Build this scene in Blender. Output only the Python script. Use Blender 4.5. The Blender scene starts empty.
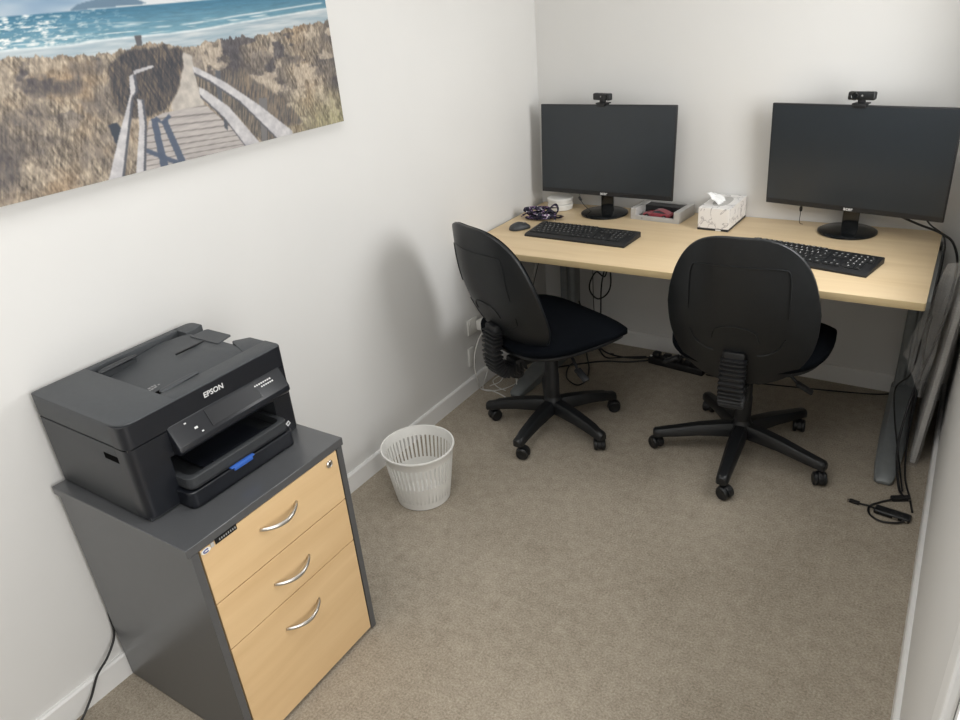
import bpy, bmesh, math, random
import numpy as np
from mathutils import Vector, Matrix, noise
random.seed(4)
PI = math.pi
S = bpy.context.scene
COL = S.collection

# ------------------------------------------------------------------ camera, world, lights
cam_d = bpy.data.cameras.new('camera'); cam = bpy.data.objects.new('camera', cam_d); COL.objects.link(cam)
cam_d.sensor_width = 36.0; cam_d.lens = 725.6 / 960 * 36.0; cam_d.clip_start = 0.02
cam.matrix_world = Matrix(((0.840561, -0.178788, 0.511363, 1.764365),
                           (0.535953, 0.411797, -0.737005, -3.223818),
                           (-0.078810, 0.893565, 0.441963, 1.653633),
                           (0, 0, 0, 1)))
S.camera = cam
S.view_settings.view_transform = 'Standard'; S.view_settings.look = 'None'
S.view_settings.gamma = 1.0; S.view_settings.use_curve_mapping = False
S.view_settings.exposure = 0.06
W = bpy.data.worlds.new('world'); S.world = W; W.use_nodes = True
bgn = W.node_tree.nodes['Background']; bgn.inputs[0].default_value = (0.93, 0.96, 1.0, 1); bgn.inputs[1].default_value = 1.0

def area(name, loc, rot, sx, sy, power, color=(1, 1, 1), spread=180):
    l = bpy.data.lights.new(name, 'AREA'); l.shape = 'RECTANGLE'; l.size = sx; l.size_y = sy; l.energy = power; l.color = color; l.spread = math.radians(spread)
    o = bpy.data.objects.new(name, l); COL.objects.link(o); o.location = loc; o.rotation_euler = rot; return o
# daylight entering by the window in the right hand wall, beside the desk
area('window_daylight', (1.99, -0.80, 1.45), (0, math.radians(90), 0), 0.90, 0.74, 17.0, (1.0, 1.0, 0.99), 158)
# daylight of the hall that comes in by the open doorway
area('doorway_daylight', (2.45, -2.87, 1.25), (0, math.radians(90), 0), 1.9, 0.8, 22.0, (1.0, 0.99, 0.975))
# unseen fill panel below the ceiling, added to raise the ambient light
area('ceiling_fill', (0.95, -2.6, 2.36), (0, 0, 0), 1.1, 1.8, 17.0, (1.0, 0.995, 0.985))

# ------------------------------------------------------------------ materials
MATS = {}
def mat(name, col, rough=0.5, metal=0.0, noise_amt=0.0, nscale=30.0, bump=0.0, bscale=200.0, spec=0.5, stretch=None, col2=None, coat=0.0, sheen=0.0):
    m = bpy.data.materials.new(name); m.use_nodes = True
    nt = m.node_tree; b = nt.nodes['Principled BSDF']
    b.inputs['Base Color'].default_value = (*col, 1); b.inputs['Roughness'].default_value = rough
    b.inputs['Metallic'].default_value = metal; b.inputs['Specular IOR Level'].default_value = spec
    b.inputs['Coat Weight'].default_value = coat; b.inputs['Sheen Weight'].default_value = sheen
    tc = nt.nodes.new('ShaderNodeTexCoord'); mp = nt.nodes.new('ShaderNodeMapping')
    nt.links.new(tc.outputs['Object'], mp.inputs[0])
    if stretch: mp.inputs['Scale'].default_value = stretch
    if noise_amt or col2:
        n = nt.nodes.new('ShaderNodeTexNoise'); n.inputs['Scale'].default_value = nscale; n.inputs['Detail'].default_value = 5
        nt.links.new(mp.outputs[0], n.inputs['Vector'])
        r = nt.nodes.new('ShaderNodeValToRGB')
        c2 = col2 or tuple(c * (1 - noise_amt) for c in col); c1 = col if col2 else tuple(min(1, c * (1 + noise_amt)) for c in col)
        r.color_ramp.elements[0].position = 0.35; r.color_ramp.elements[0].color = (*c2, 1)
        r.color_ramp.elements[1].position = 0.65; r.color_ramp.elements[1].color = (*c1, 1)
        nt.links.new(n.outputs['Fac'], r.inputs[0]); nt.links.new(r.outputs[0], b.inputs['Base Color'])
    if bump:
        n2 = nt.nodes.new('ShaderNodeTexNoise'); n2.inputs['Scale'].default_value = bscale; n2.inputs['Detail'].default_value = 3
        nt.links.new(mp.outputs[0], n2.inputs['Vector'])
        bp = nt.nodes.new('ShaderNodeBump'); bp.inputs['Strength'].default_value = bump; bp.inputs['Distance'].default_value = 0.002
        nt.links.new(n2.outputs['Fac'], bp.inputs['Height']); nt.links.new(bp.outputs[0], b.inputs['Normal'])
    MATS[name] = m
    return m

def carpet_mat():
    m = bpy.data.materials.new('carpet'); m.use_nodes = True; nt = m.node_tree; b = nt.nodes['Principled BSDF']
    b.inputs['Roughness'].default_value = 1.0; b.inputs['Specular IOR Level'].default_value = 0.05; b.inputs['Sheen Weight'].default_value = 0.15
    tc = nt.nodes.new('ShaderNodeTexCoord')
    def nz(s, d, rough=0.6):
        n = nt.nodes.new('ShaderNodeTexNoise'); n.inputs['Scale'].default_value = s; n.inputs['Detail'].default_value = d; n.inputs['Roughness'].default_value = rough
        nt.links.new(tc.outputs['Object'], n.inputs['Vector']); return n
    fine, mid, big = nz(170, 3, .7), nz(28, 4), nz(3.0, 4)
    def mth(op, a, bb):
        x = nt.nodes.new('ShaderNodeMath'); x.operation = op
        for i, v in enumerate((a, bb)):
            if isinstance(v, (int, float)): x.inputs[i].default_value = v
            else: nt.links.new(v, x.inputs[i])
        return x.outputs[0]
    v = mth('ADD', mth('MULTIPLY', fine.outputs['Fac'], 0.62), mth('ADD', mth('MULTIPLY', mid.outputs['Fac'], 0.22), mth('MULTIPLY', big.outputs['Fac'], 0.16)))
    r = nt.nodes.new('ShaderNodeValToRGB')
    r.color_ramp.elements[0].position = 0.36; r.color_ramp.elements[0].color = (0.235, 0.198, 0.150, 1)
    r.color_ramp.elements[1].position = 0.64; r.color_ramp.elements[1].color = (0.50, 0.44, 0.355, 1)
    nt.links.new(v, r.inputs[0]); nt.links.new(r.outputs[0], b.inputs['Base Color'])
    bp = nt.nodes.new('ShaderNodeBump'); bp.inputs['Strength'].default_value = 0.9; bp.inputs['Distance'].default_value = 0.006
    nt.links.new(v, bp.inputs['Height']); nt.links.new(bp.outputs[0], b.inputs['Normal'])
    return m
CARPET = carpet_mat()

def wood_mat(name, a, c, axis=(1.2, 14, 14), rough=0.42):
    m = mat(name, a, rough, col2=c, nscale=2.2, stretch=axis, bump=0.03, bscale=6, spec=0.4)
    for n in m.node_tree.nodes:
        if n.type == 'TEX_NOISE': n.inputs['Distortion'].default_value = 0.6
    m.node_tree.nodes['Color Ramp'].color_ramp.elements[0].position = 0.25
    m.node_tree.nodes['Color Ramp'].color_ramp.elements[1].position = 0.75
    return m
WALL = mat('wall_paint', (0.735, 0.728, 0.71), 0.6, noise_amt=0.008, nscale=3, bump=0.05, bscale=260, spec=0.25)
TRIM = mat('white_trim', (0.82, 0.815, 0.80), 0.4, noise_amt=0.006, nscale=5, spec=0.4)
CEIL = mat('ceiling_white', (0.84, 0.84, 0.82), 0.8, noise_amt=0.01)
MAPLE = wood_mat('maple_desk', (0.76, 0.60, 0.385), (0.66, 0.50, 0.30), (1.0, 9, 9))
MAPLE_EDGE = wood_mat('maple_edge', (0.66, 0.52, 0.30), (0.58, 0.45, 0.25), (1.0, 9, 9), 0.5)
MAPLE_DR = wood_mat('maple_drawer', (0.77, 0.55, 0.305), (0.67, 0.455, 0.235), (9, 1.0, 9))
CHAR = mat('charcoal_laminate', (0.078, 0.081, 0.086), 0.30, noise_amt=0.015, nscale=60, spec=0.9)
PLAS = mat('black_plastic', (0.009, 0.010, 0.0115), 0.38, noise_amt=0.1, nscale=80, bump=0.12, bscale=500)
PLASD = mat('matt_black_plastic', (0.0085, 0.009, 0.0105), 0.5, noise_amt=0.1, nscale=80)
SHELL = mat('chair_shell_plastic', (0.009, 0.0105, 0.012), 0.40, noise_amt=0.1, nscale=80, bump=0.15, bscale=600)
FAB = mat('black_fabric', (0.0035, 0.0045, 0.0065), 0.9, noise_amt=0.25, nscale=600, bump=0.2, bscale=900, spec=0.06)
STEEL = mat('grey_painted_steel', (0.20, 0.215, 0.22), 0.42, metal=0.2, noise_amt=0.05, nscale=40)
CHROME = mat('satin_metal', (0.62, 0.60, 0.57), 0.28, metal=1.0, noise_amt=0.04, nscale=50)
PRN = mat('printer_plastic', (0.034, 0.037, 0.041), 0.42, noise_amt=0.06, nscale=90, bump=0.25, bscale=700)
PRN_TOP = mat('printer_top_plastic', (0.056, 0.061, 0.067), 0.5, noise_amt=0.05, nscale=90, bump=0.25, bscale=700)
PRN_FRONT = mat('printer_front_plastic', (0.0085, 0.010, 0.014), 0.33, noise_amt=0.06, nscale=90)
PRN_GLOSS = mat('printer_gloss_panel', (0.006, 0.007, 0.010), 0.35, noise_amt=0.05, nscale=40)
BLUE = mat('blue_plastic', (0.035, 0.12, 0.46), 0.4, noise_amt=0.05)
SCREEN = mat('dark_screen', (0.026, 0.032, 0.038), 0.30, noise_amt=0.04, nscale=8, spec=0.5)
BEZEL = mat('monitor_bezel', (0.014, 0.015, 0.017), 0.35, noise_amt=0.05)
GLOSSB = mat('gloss_black', (0.008, 0.009, 0.010), 0.10, noise_amt=0.05)
KEYM = mat('keycap_black', (0.010, 0.011, 0.012), 0.5, noise_amt=0.1, nscale=90)
WHITEP = mat('white_plastic', (0.80, 0.79, 0.755), 0.4, noise_amt=0.01)
WHITEC = mat('white_cable', (0.72, 0.71, 0.68), 0.45, noise_amt=0.02)
BLACKC = mat('black_cable', (0.010, 0.010, 0.011), 0.45, noise_amt=0.1)
INK = mat('white_ink', (0.72, 0.72, 0.72), 0.5, noise_amt=0.02)
GREYINK = mat('grey_ink', (0.28, 0.28, 0.28), 0.5, noise_amt=0.02)
GREYCARD = mat('grey_card', (0.47, 0.46, 0.445), 0.6, noise_amt=0.06, nscale=20, bump=0.05)
DARKCARD = mat('dark_card', (0.02, 0.02, 0.022), 0.5, noise_amt=0.1)
REDP = mat('red_car_paint', (0.26, 0.035, 0.05), 0.28, noise_amt=0.05, coat=0.5)
GLASSD = mat('dark_glass', (0.02, 0.02, 0.025), 0.1, noise_amt=0.05)
TISSUE = mat('tissue_paper', (0.86, 0.86, 0.85), 0.9, noise_amt=0.01, bump=0.2, bscale=80)
ALU = mat('window_aluminium', (0.7, 0.7, 0.69), 0.4, metal=0.3, noise_amt=0.02)
CANVAS_E = mat('canvas_edge', (0.75, 0.73, 0.69), 0.8, noise_amt=0.03, nscale=50, bump=0.2)
VOID = mat('dark_void', (.002, .002, .002), .9, noise_amt=.1, spec=.05)
NAVY = mat('badge_blue', (0.03, 0.05, 0.22), 0.4, noise_amt=0.05)

def marble_mat():
    m = bpy.data.materials.new('marble_print'); m.use_nodes = True; nt = m.node_tree; b = nt.nodes['Principled BSDF']; b.inputs['Roughness'].default_value = 0.45
    tc = nt.nodes.new('ShaderNodeTexCoord'); n = nt.nodes.new('ShaderNodeTexNoise'); n.inputs['Scale'].default_value = 11; n.inputs['Detail'].default_value = 6; n.inputs['Distortion'].default_value = 1.6
    r = nt.nodes.new('ShaderNodeValToRGB'); e = r.color_ramp.elements
    e[0].position = 0.0; e[0].color = (.84, .82, .80, 1); e[1].position = 1.0; e[1].color = (.84, .82, .80, 1)
    for p, c in ((.478, (.82, .80, .78, 1)), (.497, (.30, .28, .30, 1)), (.504, (.50, .47, .47, 1)), (.525, (.82, .80, .78, 1))):
        q = e.new(p); q.color = c
    nt.links.new(tc.outputs['Object'], n.inputs['Vector']); nt.links.new(n.outputs['Fac'], r.inputs[0]); nt.links.new(r.outputs[0], b.inputs['Base Color'])
    return m
MARBLE = marble_mat()
def lanyard_mat():
    m = bpy.data.materials.new('floral_ribbon'); m.use_nodes = True; nt = m.node_tree; b = nt.nodes['Principled BSDF']; b.inputs['Roughness'].default_value = 0.7
    tc = nt.nodes.new('ShaderNodeTexCoord'); n = nt.nodes.new('ShaderNodeTexVoronoi'); n.inputs['Scale'].default_value = 150
    r = nt.nodes.new('ShaderNodeValToRGB'); e = r.color_ramp.elements; r.color_ramp.interpolation = 'CONSTANT'
    e[0].position = 0; e[0].color = (.012, .012, .03, 1); e[1].position = .70; e[1].color = (.20, .12, .23, 1)
    q = e.new(.84); q.color = (.62, .58, .62, 1)
    nt.links.new(tc.outputs['Object'], n.inputs['Vector']); nt.links.new(n.outputs['Color'], r.inputs[0]); nt.links.new(r.outputs[0], b.inputs['Base Color'])
    return m
LANY = lanyard_mat()
def film_mat():
    m = bpy.data.materials.new('bubble_wrap_film'); m.use_nodes = True; nt = m.node_tree; b = nt.nodes['Principled BSDF']
    b.inputs['Base Color'].default_value = (.72, .71, .70, 1); b.inputs['Roughness'].default_value = 0.3
    tc = nt.nodes.new('ShaderNodeTexCoord'); v = nt.nodes.new('ShaderNodeTexVoronoi'); v.inputs['Scale'].default_value = 95; v.inputs['Randomness'].default_value = 0.15
    mr = nt.nodes.new('ShaderNodeMapRange'); mr.inputs[1].default_value = 0.1; mr.inputs[2].default_value = 0.55; mr.inputs[3].default_value = 0.12; mr.inputs[4].default_value = 0.26
    nt.links.new(tc.outputs['Object'], v.inputs['Vector']); nt.links.new(v.outputs['Distance'], mr.inputs[0]); nt.links.new(mr.outputs[0], b.inputs['Alpha'])
    bp = nt.nodes.new('ShaderNodeBump'); bp.inputs['Strength'].default_value = 0.4; bp.inputs['Distance'].default_value = .003; bp.invert = True
    nt.links.new(v.outputs['Distance'], bp.inputs['Height']); nt.links.new(bp.outputs[0], b.inputs['Normal'])
    return m
FILM = film_mat()
def glass_mat():
    m = bpy.data.materials.new('window_glass'); m.use_nodes = True; nt = m.node_tree; nt.nodes.clear()
    o = nt.nodes.new('ShaderNodeOutputMaterial'); mx = nt.nodes.new('ShaderNodeMixShader'); t = nt.nodes.new('ShaderNodeBsdfTransparent'); g = nt.nodes.new('ShaderNodeBsdfGlossy')
    g.inputs['Roughness'].default_value = 0.02; mx.inputs[0].default_value = 0.06
    nt.links.new(t.outputs[0], mx.inputs[1]); nt.links.new(g.outputs[0], mx.inputs[2]); nt.links.new(mx.outputs[0], o.inputs[0]); return m
GLASS = glass_mat()

# ------------------------------------------------------------------ mesh helpers
def link(name, me, m=None, parent=None, smooth=False, loc=None, rot=None):
    if m is not None:
        for mm in (m if isinstance(m, (list, tuple)) else [m]): me.materials.append(mm)
    o = bpy.data.objects.new(name, me); COL.objects.link(o)
    if parent: o.parent = parent
    if loc: o.location = loc
    if rot: o.rotation_euler = rot
    if smooth:
        for p in me.polygons: p.use_smooth = True
        if smooth == 'auto':
            bm = bmesh.new(); bm.from_mesh(me)
            for e in bm.edges:
                if len(e.link_faces) == 2 and e.calc_face_angle(0) > math.radians(38): e.smooth = False
            bm.to_mesh(me); bm.free()
    return o
def fin(name, bm, m=None, parent=None, smooth='auto', loc=None, rot=None):
    bmesh.ops.recalc_face_normals(bm, faces=bm.faces[:])
    me = bpy.data.meshes.new(name); bm.to_mesh(me); bm.free()
    return link(name, me, m, parent, smooth, loc, rot)
def thing(name, label, cat, loc=(0, 0, 0), rz=0, group=None):
    o = bpy.data.objects.new(name, None); COL.objects.link(o); o.empty_display_size = 0.05
    o.location = loc; o.rotation_euler = (0, 0, rz); tag(o, label, cat, group); return o
def tag(o, label, cat, group=None):
    o['label'] = label; o['category'] = cat
    if group: o['group'] = group
    return o
def struct(o):
    o['kind'] = 'structure'; return o
def box(bm, x0, x1, y0, y1, z0, z1, bev=0.0, seg=2, M=None, mi=0):
    r = bmesh.ops.create_cube(bm, size=1.0)
    vs = r['verts']
    for v in vs: v.co = Vector((x0 + (v.co.x + .5) * (x1 - x0), y0 + (v.co.y + .5) * (y1 - y0), z0 + (v.co.z + .5) * (z1 - z0)))
    es = list({e for v in vs for e in v.link_edges}); fs = list({f for v in vs for f in v.link_faces})
    if bev > 0:
        b = bmesh.ops.bevel(bm, geom=vs + es, offset=bev, segments=seg, profile=0.5, affect='EDGES')
        vs = list({v for f in b['faces'] for v in f.verts} | {v for v in vs if v.is_valid}); fs = list({f for v in vs for f in v.link_faces})
    if M is not None:
        for v in vs: v.co = M @ v.co
    for f in fs: f.material_index = mi
    return vs
def rounded(pts, radii, seg=6):
    out = []; n = len(pts)
    for i in range(n):
        p = Vector(pts[i]); a = Vector(pts[i - 1]); b = Vector(pts[(i + 1) % n]); r = radii[i] if isinstance(radii, (list, tuple)) else radii
        if r <= 0: out.append(p); continue
        u = (a - p).normalized(); v = (b - p).normalized(); ang = u.angle(v); d = min(r / math.tan(ang / 2), (a - p).length * .49, (b - p).length * .49)
        p1 = p + u * d; p2 = p + v * d
        for k in range(seg + 1):
            t = k / seg; out.append(p1 * (1 - t) ** 2 + p * 2 * t * (1 - t) + p2 * t ** 2)
    return out
def extrude(bm, pts2, z0, z1, bev=0.0, axis='z', mi=0, shrink=0.0):
    """prism from a 2-D outline; axis names the extrusion axis; rim softened by an inset ring of width bev"""
    P = [Vector(p) for p in pts2]; c = sum(P, Vector((0, 0))) / len(P)
    def to3(p, z):
        if axis == 'z': return Vector((p.x, p.y, z))
        if axis == 'x': return Vector((z, p.x, p.y))
        return Vector((p.x, z, p.y))
    def ring(off, z):
        out = []; n = len(P)
        for i in range(n):
            a, p, b = P[i - 1], P[i], P[(i + 1) % n]; e1 = (p - a); e2 = (b - p)
            if e1.length < 1e-9: e1 = e2
            if e2.length < 1e-9: e2 = e1
            nrm = Vector((e1.y, -e1.x)).normalized() + Vector((e2.y, -e2.x)).normalized()
            if nrm.length < 1e-6: nrm = Vector((1, 0))
            nrm.normalize(); out.append(bm.verts.new(to3(p - nrm * off * sgn, z)))
        return out
    A = sum(P[i - 1].x * P[i].y - P[i].x * P[i - 1].y for i in range(len(P))); sgn = 1 if A > 0 else -1
    dz = 1 if z1 > z0 else -1
    levels = [(bev, z0), (bev * .3, z0 + dz * bev * .3), (0, z0 + dz * bev), (0, z1 - dz * bev), (bev * .3, z1 - dz * bev * .3), (bev, z1)] if bev > 0 else [(0, z0), (0, z1)]
    R = [ring(o, z) for o, z in levels]; F = []
    for r1, r2 in zip(R, R[1:]):
        for i in range(len(r1)): F.append(bm.faces.new((r1[i - 1], r1[i], r2[i], r2[i - 1])))
    F.append(bm.faces.new(R[0][::-1])); F.append(bm.faces.new(R[-1]))
    for f in F: f.material_index = mi
    return [v for r in R for v in r]
def catmull(pts, n=8, closed=False):
    P = [Vector(p) for p in pts]
    if len(P) < 3: return P
    out = []; N = len(P); rng = range(N) if closed else range(N - 1)
    for i in rng:
        if closed: p0, p1, p2, p3 = P[i - 1], P[i], P[(i + 1) % N], P[(i + 2) % N]
        else: p0 = P[i - 1] if i else P[0] * 2 - P[1]; p1, p2 = P[i], P[i + 1]; p3 = P[i + 2] if i + 2 < N else P[-1] * 2 - P[-2]
        for k in range(n):
            t = k / n; out.append(.5 * ((2 * p1) + (-p0 + p2) * t + (2 * p0 - 5 * p1 + 4 * p2 - p3) * t * t + (-p0 + 3 * p1 - 3 * p2 + p3) * t ** 3))
    if not closed: out.append(P[-1])
    return out
def tube(bm, pts, r, n=8, smooth_n=6, closed=False, flat=1.0, up=None, mi=0):
    P = catmull(pts, smooth_n, closed) if smooth_n else [Vector(p) for p in pts]
    N = len(P); T = []
    for i in range(N):
        a = P[i - 1] if (i or closed) else P[0]; b = P[(i + 1) % N] if (i < N - 1 or closed) else P[-1]
        t = (b - a); T.append(t.normalized() if t.length > 1e-9 else Vector((0, 0, 1)))
    nrm = Vector(up) if up else (Vector((0, 0, 1)) if abs(T[0].z) < .9 else Vector((1, 0, 0)))
    rings = []
    for i in range(N):
        nrm = nrm - T[i] * nrm.dot(T[i]); nrm = nrm.normalized() if nrm.length > 1e-6 else T[i].orthogonal().normalized(); bn = T[i].cross(nrm)
        rr = r(i / (N - 1)) if callable(r) else r
        rings.append([bm.verts.new(P[i] + (nrm * math.sin(2 * PI * k / n) * flat + bn * math.cos(2 * PI * k / n)) * rr) for k in range(n)])
    F = []
    prs = list(zip(rings, rings[1:])) + ([(rings[-1], rings[0])] if closed else [])
    for r1, r2 in prs:
        for k in range(n): F.append(bm.faces.new((r1[k - 1], r1[k], r2[k], r2[k - 1])))
    if not closed: F.append(bm.faces.new(rings[0])); F.append(bm.faces.new(rings[-1][::-1]))
    for f in F: f.material_index = mi
def lathe(bm, prof, n=40, M=None, mi=0, closed_ends=True):
    rings = []
    for (r, z) in prof:
        rings.append([bm.verts.new((M or Matrix()) @ Vector((r * math.cos(2 * PI * k / n), r * math.sin(2 * PI * k / n), z))) for k in range(n)] if r > 1e-6 else [bm.verts.new((M or Matrix()) @ Vector((0, 0, z)))])
    for r1, r2 in zip(rings, rings[1:]):
        for k in range(n):
            a = [r1[k - 1], r1[k]] if len(r1) > 1 else [r1[0]]; b = [r2[k], r2[k - 1]] if len(r2) > 1 else [r2[0]]
            if len(a) + len(b) > 2: bm.faces.new(a + b).material_index = mi
    if closed_ends:
        for rr in (rings[0], rings[-1]):
            if len(rr) > 2: bm.faces.new(rr).material_index = mi
def text_mesh(name, s, size, m, parent, M, extrude_=0.0002, bold=0.0, align='CENTER'):
    c = bpy.data.curves.new('lettering', 'FONT'); c.body = s; c.size = size; c.extrude = extrude_; c.align_x = align; c.align_y = 'CENTER'; c.resolution_u = 3; c.offset = bold
    o = bpy.data.objects.new('lettering', c); COL.objects.link(o)
    dg = bpy.context.evaluated_depsgraph_get(); dg.update()
    me = bpy.data.meshes.new_from_object(o.evaluated_get(dg)); bpy.data.objects.remove(o); bpy.data.curves.remove(c)
    me.name = name; me.transform(M); me.materials.clear()
    return link(name, me, m, parent)
def frame(origin, xdir, ydir):
    x = Vector(xdir).normalized(); z = x.cross(Vector(ydir)).normalized(); y = z.cross(x)
    return Matrix.Translation(origin) @ Matrix((x, y, z)).transposed().to_4x4()
def copy_tree(o, parent=None, label=None, loc=None, rz=None):
    c = o.copy(); COL.objects.link(c)
    if parent: c.parent = parent
    for ch in [x for x in list(bpy.data.objects) if x.parent == o and x != c]: copy_tree(ch, c)
    if label: c['label'] = label
    if loc: c.location = loc
    if rz is not None: c.rotation_euler = (0, 0, rz)
    return c

# ------------------------------------------------------------------ room shell
RW, YB, ZC = 1.871, -3.75, 2.40
def flat(name, m, *boxes):
    bm = bmesh.new()
    for b in boxes: box(bm, *b)
    return struct(fin(name, bm, m, smooth=False))
flat('floor', CARPET, (-0.1, RW + 1.3, YB - .1, 0.1, -0.08, 0.0))
flat('ceiling', CEIL, (-0.1, RW + 1.3, YB - .1, 0.1, ZC, ZC + .08))
flat('wall_left', WALL, (-0.1, 0, YB - .1, 0.1, 0, ZC))
flat('wall_back', WALL, (0, RW, 0, 0.1, 0, ZC))
flat('wall_front', WALL, (0, RW, YB - .1, YB, 0, ZC))
WY0, WY1, WZ0, WZ1 = -1.19, -0.41, 0.98, 1.92
DY0, DY1, DZ = -3.30, -2.48, 2.04
t = 0.11
flat('wall_right', WALL, (RW, RW + t, WY1, 0.1, 0, ZC), (RW, RW + t, WY0, WY1, 0, WZ0), (RW, RW + t, WY0, WY1, WZ1, ZC), (RW, RW + t, DY1, WY0, 0, ZC),
     (RW, RW + t, DY0, DY1, DZ, ZC), (RW, RW + t, YB - .1, DY0, 0, ZC))
flat('wall_hall', WALL, (RW + 1.2, RW + 1.3, YB - .1, -2.0, 0, ZC), (RW + t, RW + 1.3, -2.0, -1.9, 0, ZC))
def baseboard(name, pts_profile_axis, a, b):
    bm = bmesh.new(); h, d = 0.079, 0.013
    prof = [(0, 0), (d, 0), (d, h - .006), (d - .004, h), (0, h)]
    if pts_profile_axis == 'left': extrude(bm, [(p[0], p[1]) for p in prof], a, b, axis='y')
    if pts_profile_axis == 'right': extrude(bm, [(RW - p[0], p[1]) for p in prof], a, b, axis='y')
    if pts_profile_axis == 'back': extrude(bm, [(-p[0], p[1]) for p in prof], a, b, axis='x')
    if pts_profile_axis == 'front': extrude(bm, [(YB + p[0], p[1]) for p in prof], a, b, axis='x')
    return struct(fin(name, bm, TRIM, smooth=False))
baseboard('baseboard_left', 'left', YB, 0); baseboard('baseboard_back', 'back', 0.013, RW - .013)
baseboard('baseboard_right', 'right', DY1 + .07, 0); baseboard('baseboard_front', 'front', 0.013, RW - .013)
# window beside the desk
bm = bmesh.new()
for b in ((RW + .03, RW + .08, WY0, WY0 + .04, WZ0, WZ1), (RW + .03, RW + .08, WY1 - .04, WY1, WZ0, WZ1), (RW + .03, RW + .08, WY0 + .04, WY1 - .04, WZ0, WZ0 + .04),
          (RW + .03, RW + .08, WY0 + .04, WY1 - .04, WZ1 - .04, WZ1)): box(bm, *b, bev=.003)
wf = struct(fin('window_1', bm, ALU))
bm = bmesh.new(); box(bm, RW + .05, RW + .055, WY0 + .04, WY1 - .04, WZ0 + .04, WZ1 - .04); fin('pane', bm, GLASS, wf, smooth=False)
bm = bmesh.new(); box(bm, RW - .02, RW + .03, WY0 - .03, WY1 + .03, WZ0 - .022, WZ0, bev=.004); struct(fin('trim_1', bm, TRIM))
# doorway trim
bm = bmesh.new()
box(bm, RW - .014, RW, DY1, DY1 + .062, 0, DZ + .06, bev=.004); box(bm, RW - .014, RW, DY0 - .062, DY0, 0, DZ + .06, bev=.004); box(bm, RW - .014, RW, DY0, DY1, DZ, DZ + .06, bev=.004)
box(bm, RW, RW + t, DY1 - .016, DY1, 0, DZ); box(bm, RW, RW + t, DY0, DY0 + .016, 0, DZ); box(bm, RW, RW + t, DY0 + .016, DY1 - .016, DZ - .016, DZ)
struct(fin('trim_2', bm, TRIM, smooth=False))

# ------------------------------------------------------------------ desk
DH = 0.72
desk = thing('office_desk', 'long maple topped desk with grey steel legs against the back wall', 'desk', (0, 0, 0))
bm = bmesh.new()
pts = rounded([(0.0145, -0.788), (1.746, -0.788), (1.746, -0.004), (0.0145, -0.004)], .008, 3)
extrude(bm, pts, DH - .0265, DH, bev=.0015)
for f in bm.faces:
    f.normal_update()
    if abs(f.normal.z) < .5: f.material_index = 1
fin('desktop', bm, [MAPLE, MAPLE_EDGE], desk)
def desk_leg(x):
    bm = bmesh.new()
    # upright: twin flat tubes with a channel between, then the long tapering foot
    extrude(bm, rounded([(x - .042, -.17), (x - .004, -.17), (x - .004, -.10), (x - .042, -.10)], .012, 4), .04, DH - .0265)
    extrude(bm, rounded([(x + .004, -.163), (x + .040, -.163), (x + .040, -.10), (x + .004, -.10)], .012, 4), .04, DH - .0265)
    box(bm, x - .01, x + .01, -.155, -.11, .04, DH - .0265)
    # rail under the top
    box(bm, x - .03, x + .03, -.70, -.05, DH - .056, DH - .0265, bev=.003)
    # foot
    secs = [(-.735, .020, .006, .016), (-.722, .030, .004, .028), (-.62, .040, .003, .050), (-.42, .048, .003, .082), (-.20, .050, .003, .12), (-.09, .050, .003, .12), (-.03, .04, .003, .06)]
    rings = []
    for (y, w, z0, z1) in secs:
        rings.append([bm.verts.new((x + a * w, y, z)) for a, z in ((-1, z0), (1, z0), (1, z0 + (z1 - z0) * .7), (.6, z1), (-.6, z1), (-1, z0 + (z1 - z0) * .7))])
    for r1, r2 in zip(rings, rings[1:]):
        for k in range(6): bm.faces.new((r1[k - 1], r1[k], r2[k], r2[k - 1]))
    bm.faces.new(rings[0]); bm.faces.new(rings[-1][::-1])
    return bm
for x in (0.213, 1.727):
    l = fin('leg', desk_leg(x), STEEL, desk)
    for yy in (-.70, -.06):
        bm = bmesh.new(); lathe(bm, [(0, 0), (.016, 0), (.016, .006), (0, .006)], 16, Matrix.Translation((x, yy, 0))); fin('levelling_foot', bm, PLASD, l)
bm = bmesh.new(); box(bm, .235, 1.665, -.15, -.12, DH - .075, DH - .0265, bev=.004); fin('crossbar', bm, STEEL, desk)

# ------------------------------------------------------------------ typist chairs
def sgn(v): return 1 if v >= 0 else -1
def superpt(th, a, b, n): return Vector((a * sgn(math.cos(th)) * abs(math.cos(th)) ** (2 / n), b * sgn(math.sin(th)) * abs(math.sin(th)) ** (2 / n)))
def pad(outline, layers, nr=8, nth=64, warp=None):
    """closed cushion: rings from centre of one face over the rim to the centre of the other. layers(r)->(front,back)"""
    bm = bmesh.new(); rows = []
    rs = [math.sin(PI / 2 * k / nr) for k in range(nr + 1)]
    seq = [(r, 0) for r in rs] + [(r, 1) for r in rs[::-1]]
    for r, side in seq:
        if r < 1e-6: v = Vector((0, layers(0)[side], 0)); rows.append([bm.verts.new(warp(v) if warp else v)]); continue
        row = []
        for k in range(nth):
            o = outline(2 * PI * k / nth); v = Vector((o.x * r, layers(r, o)[side] if False else layers(r)[side], o.y * r))
            row.append(bm.verts.new(warp(v) if warp else v))
        rows.append(row)
    for a, b in zip(rows, rows[1:]):
        for k in range(nth):
            x = [a[k - 1], a[k]] if len(a) > 1 else [a[0]]; y = [b[k], b[k - 1]] if len(b) > 1 else [b[0]]
            if len(x) + len(y) > 2: bm.faces.new(x + y)
    return bm
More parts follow.
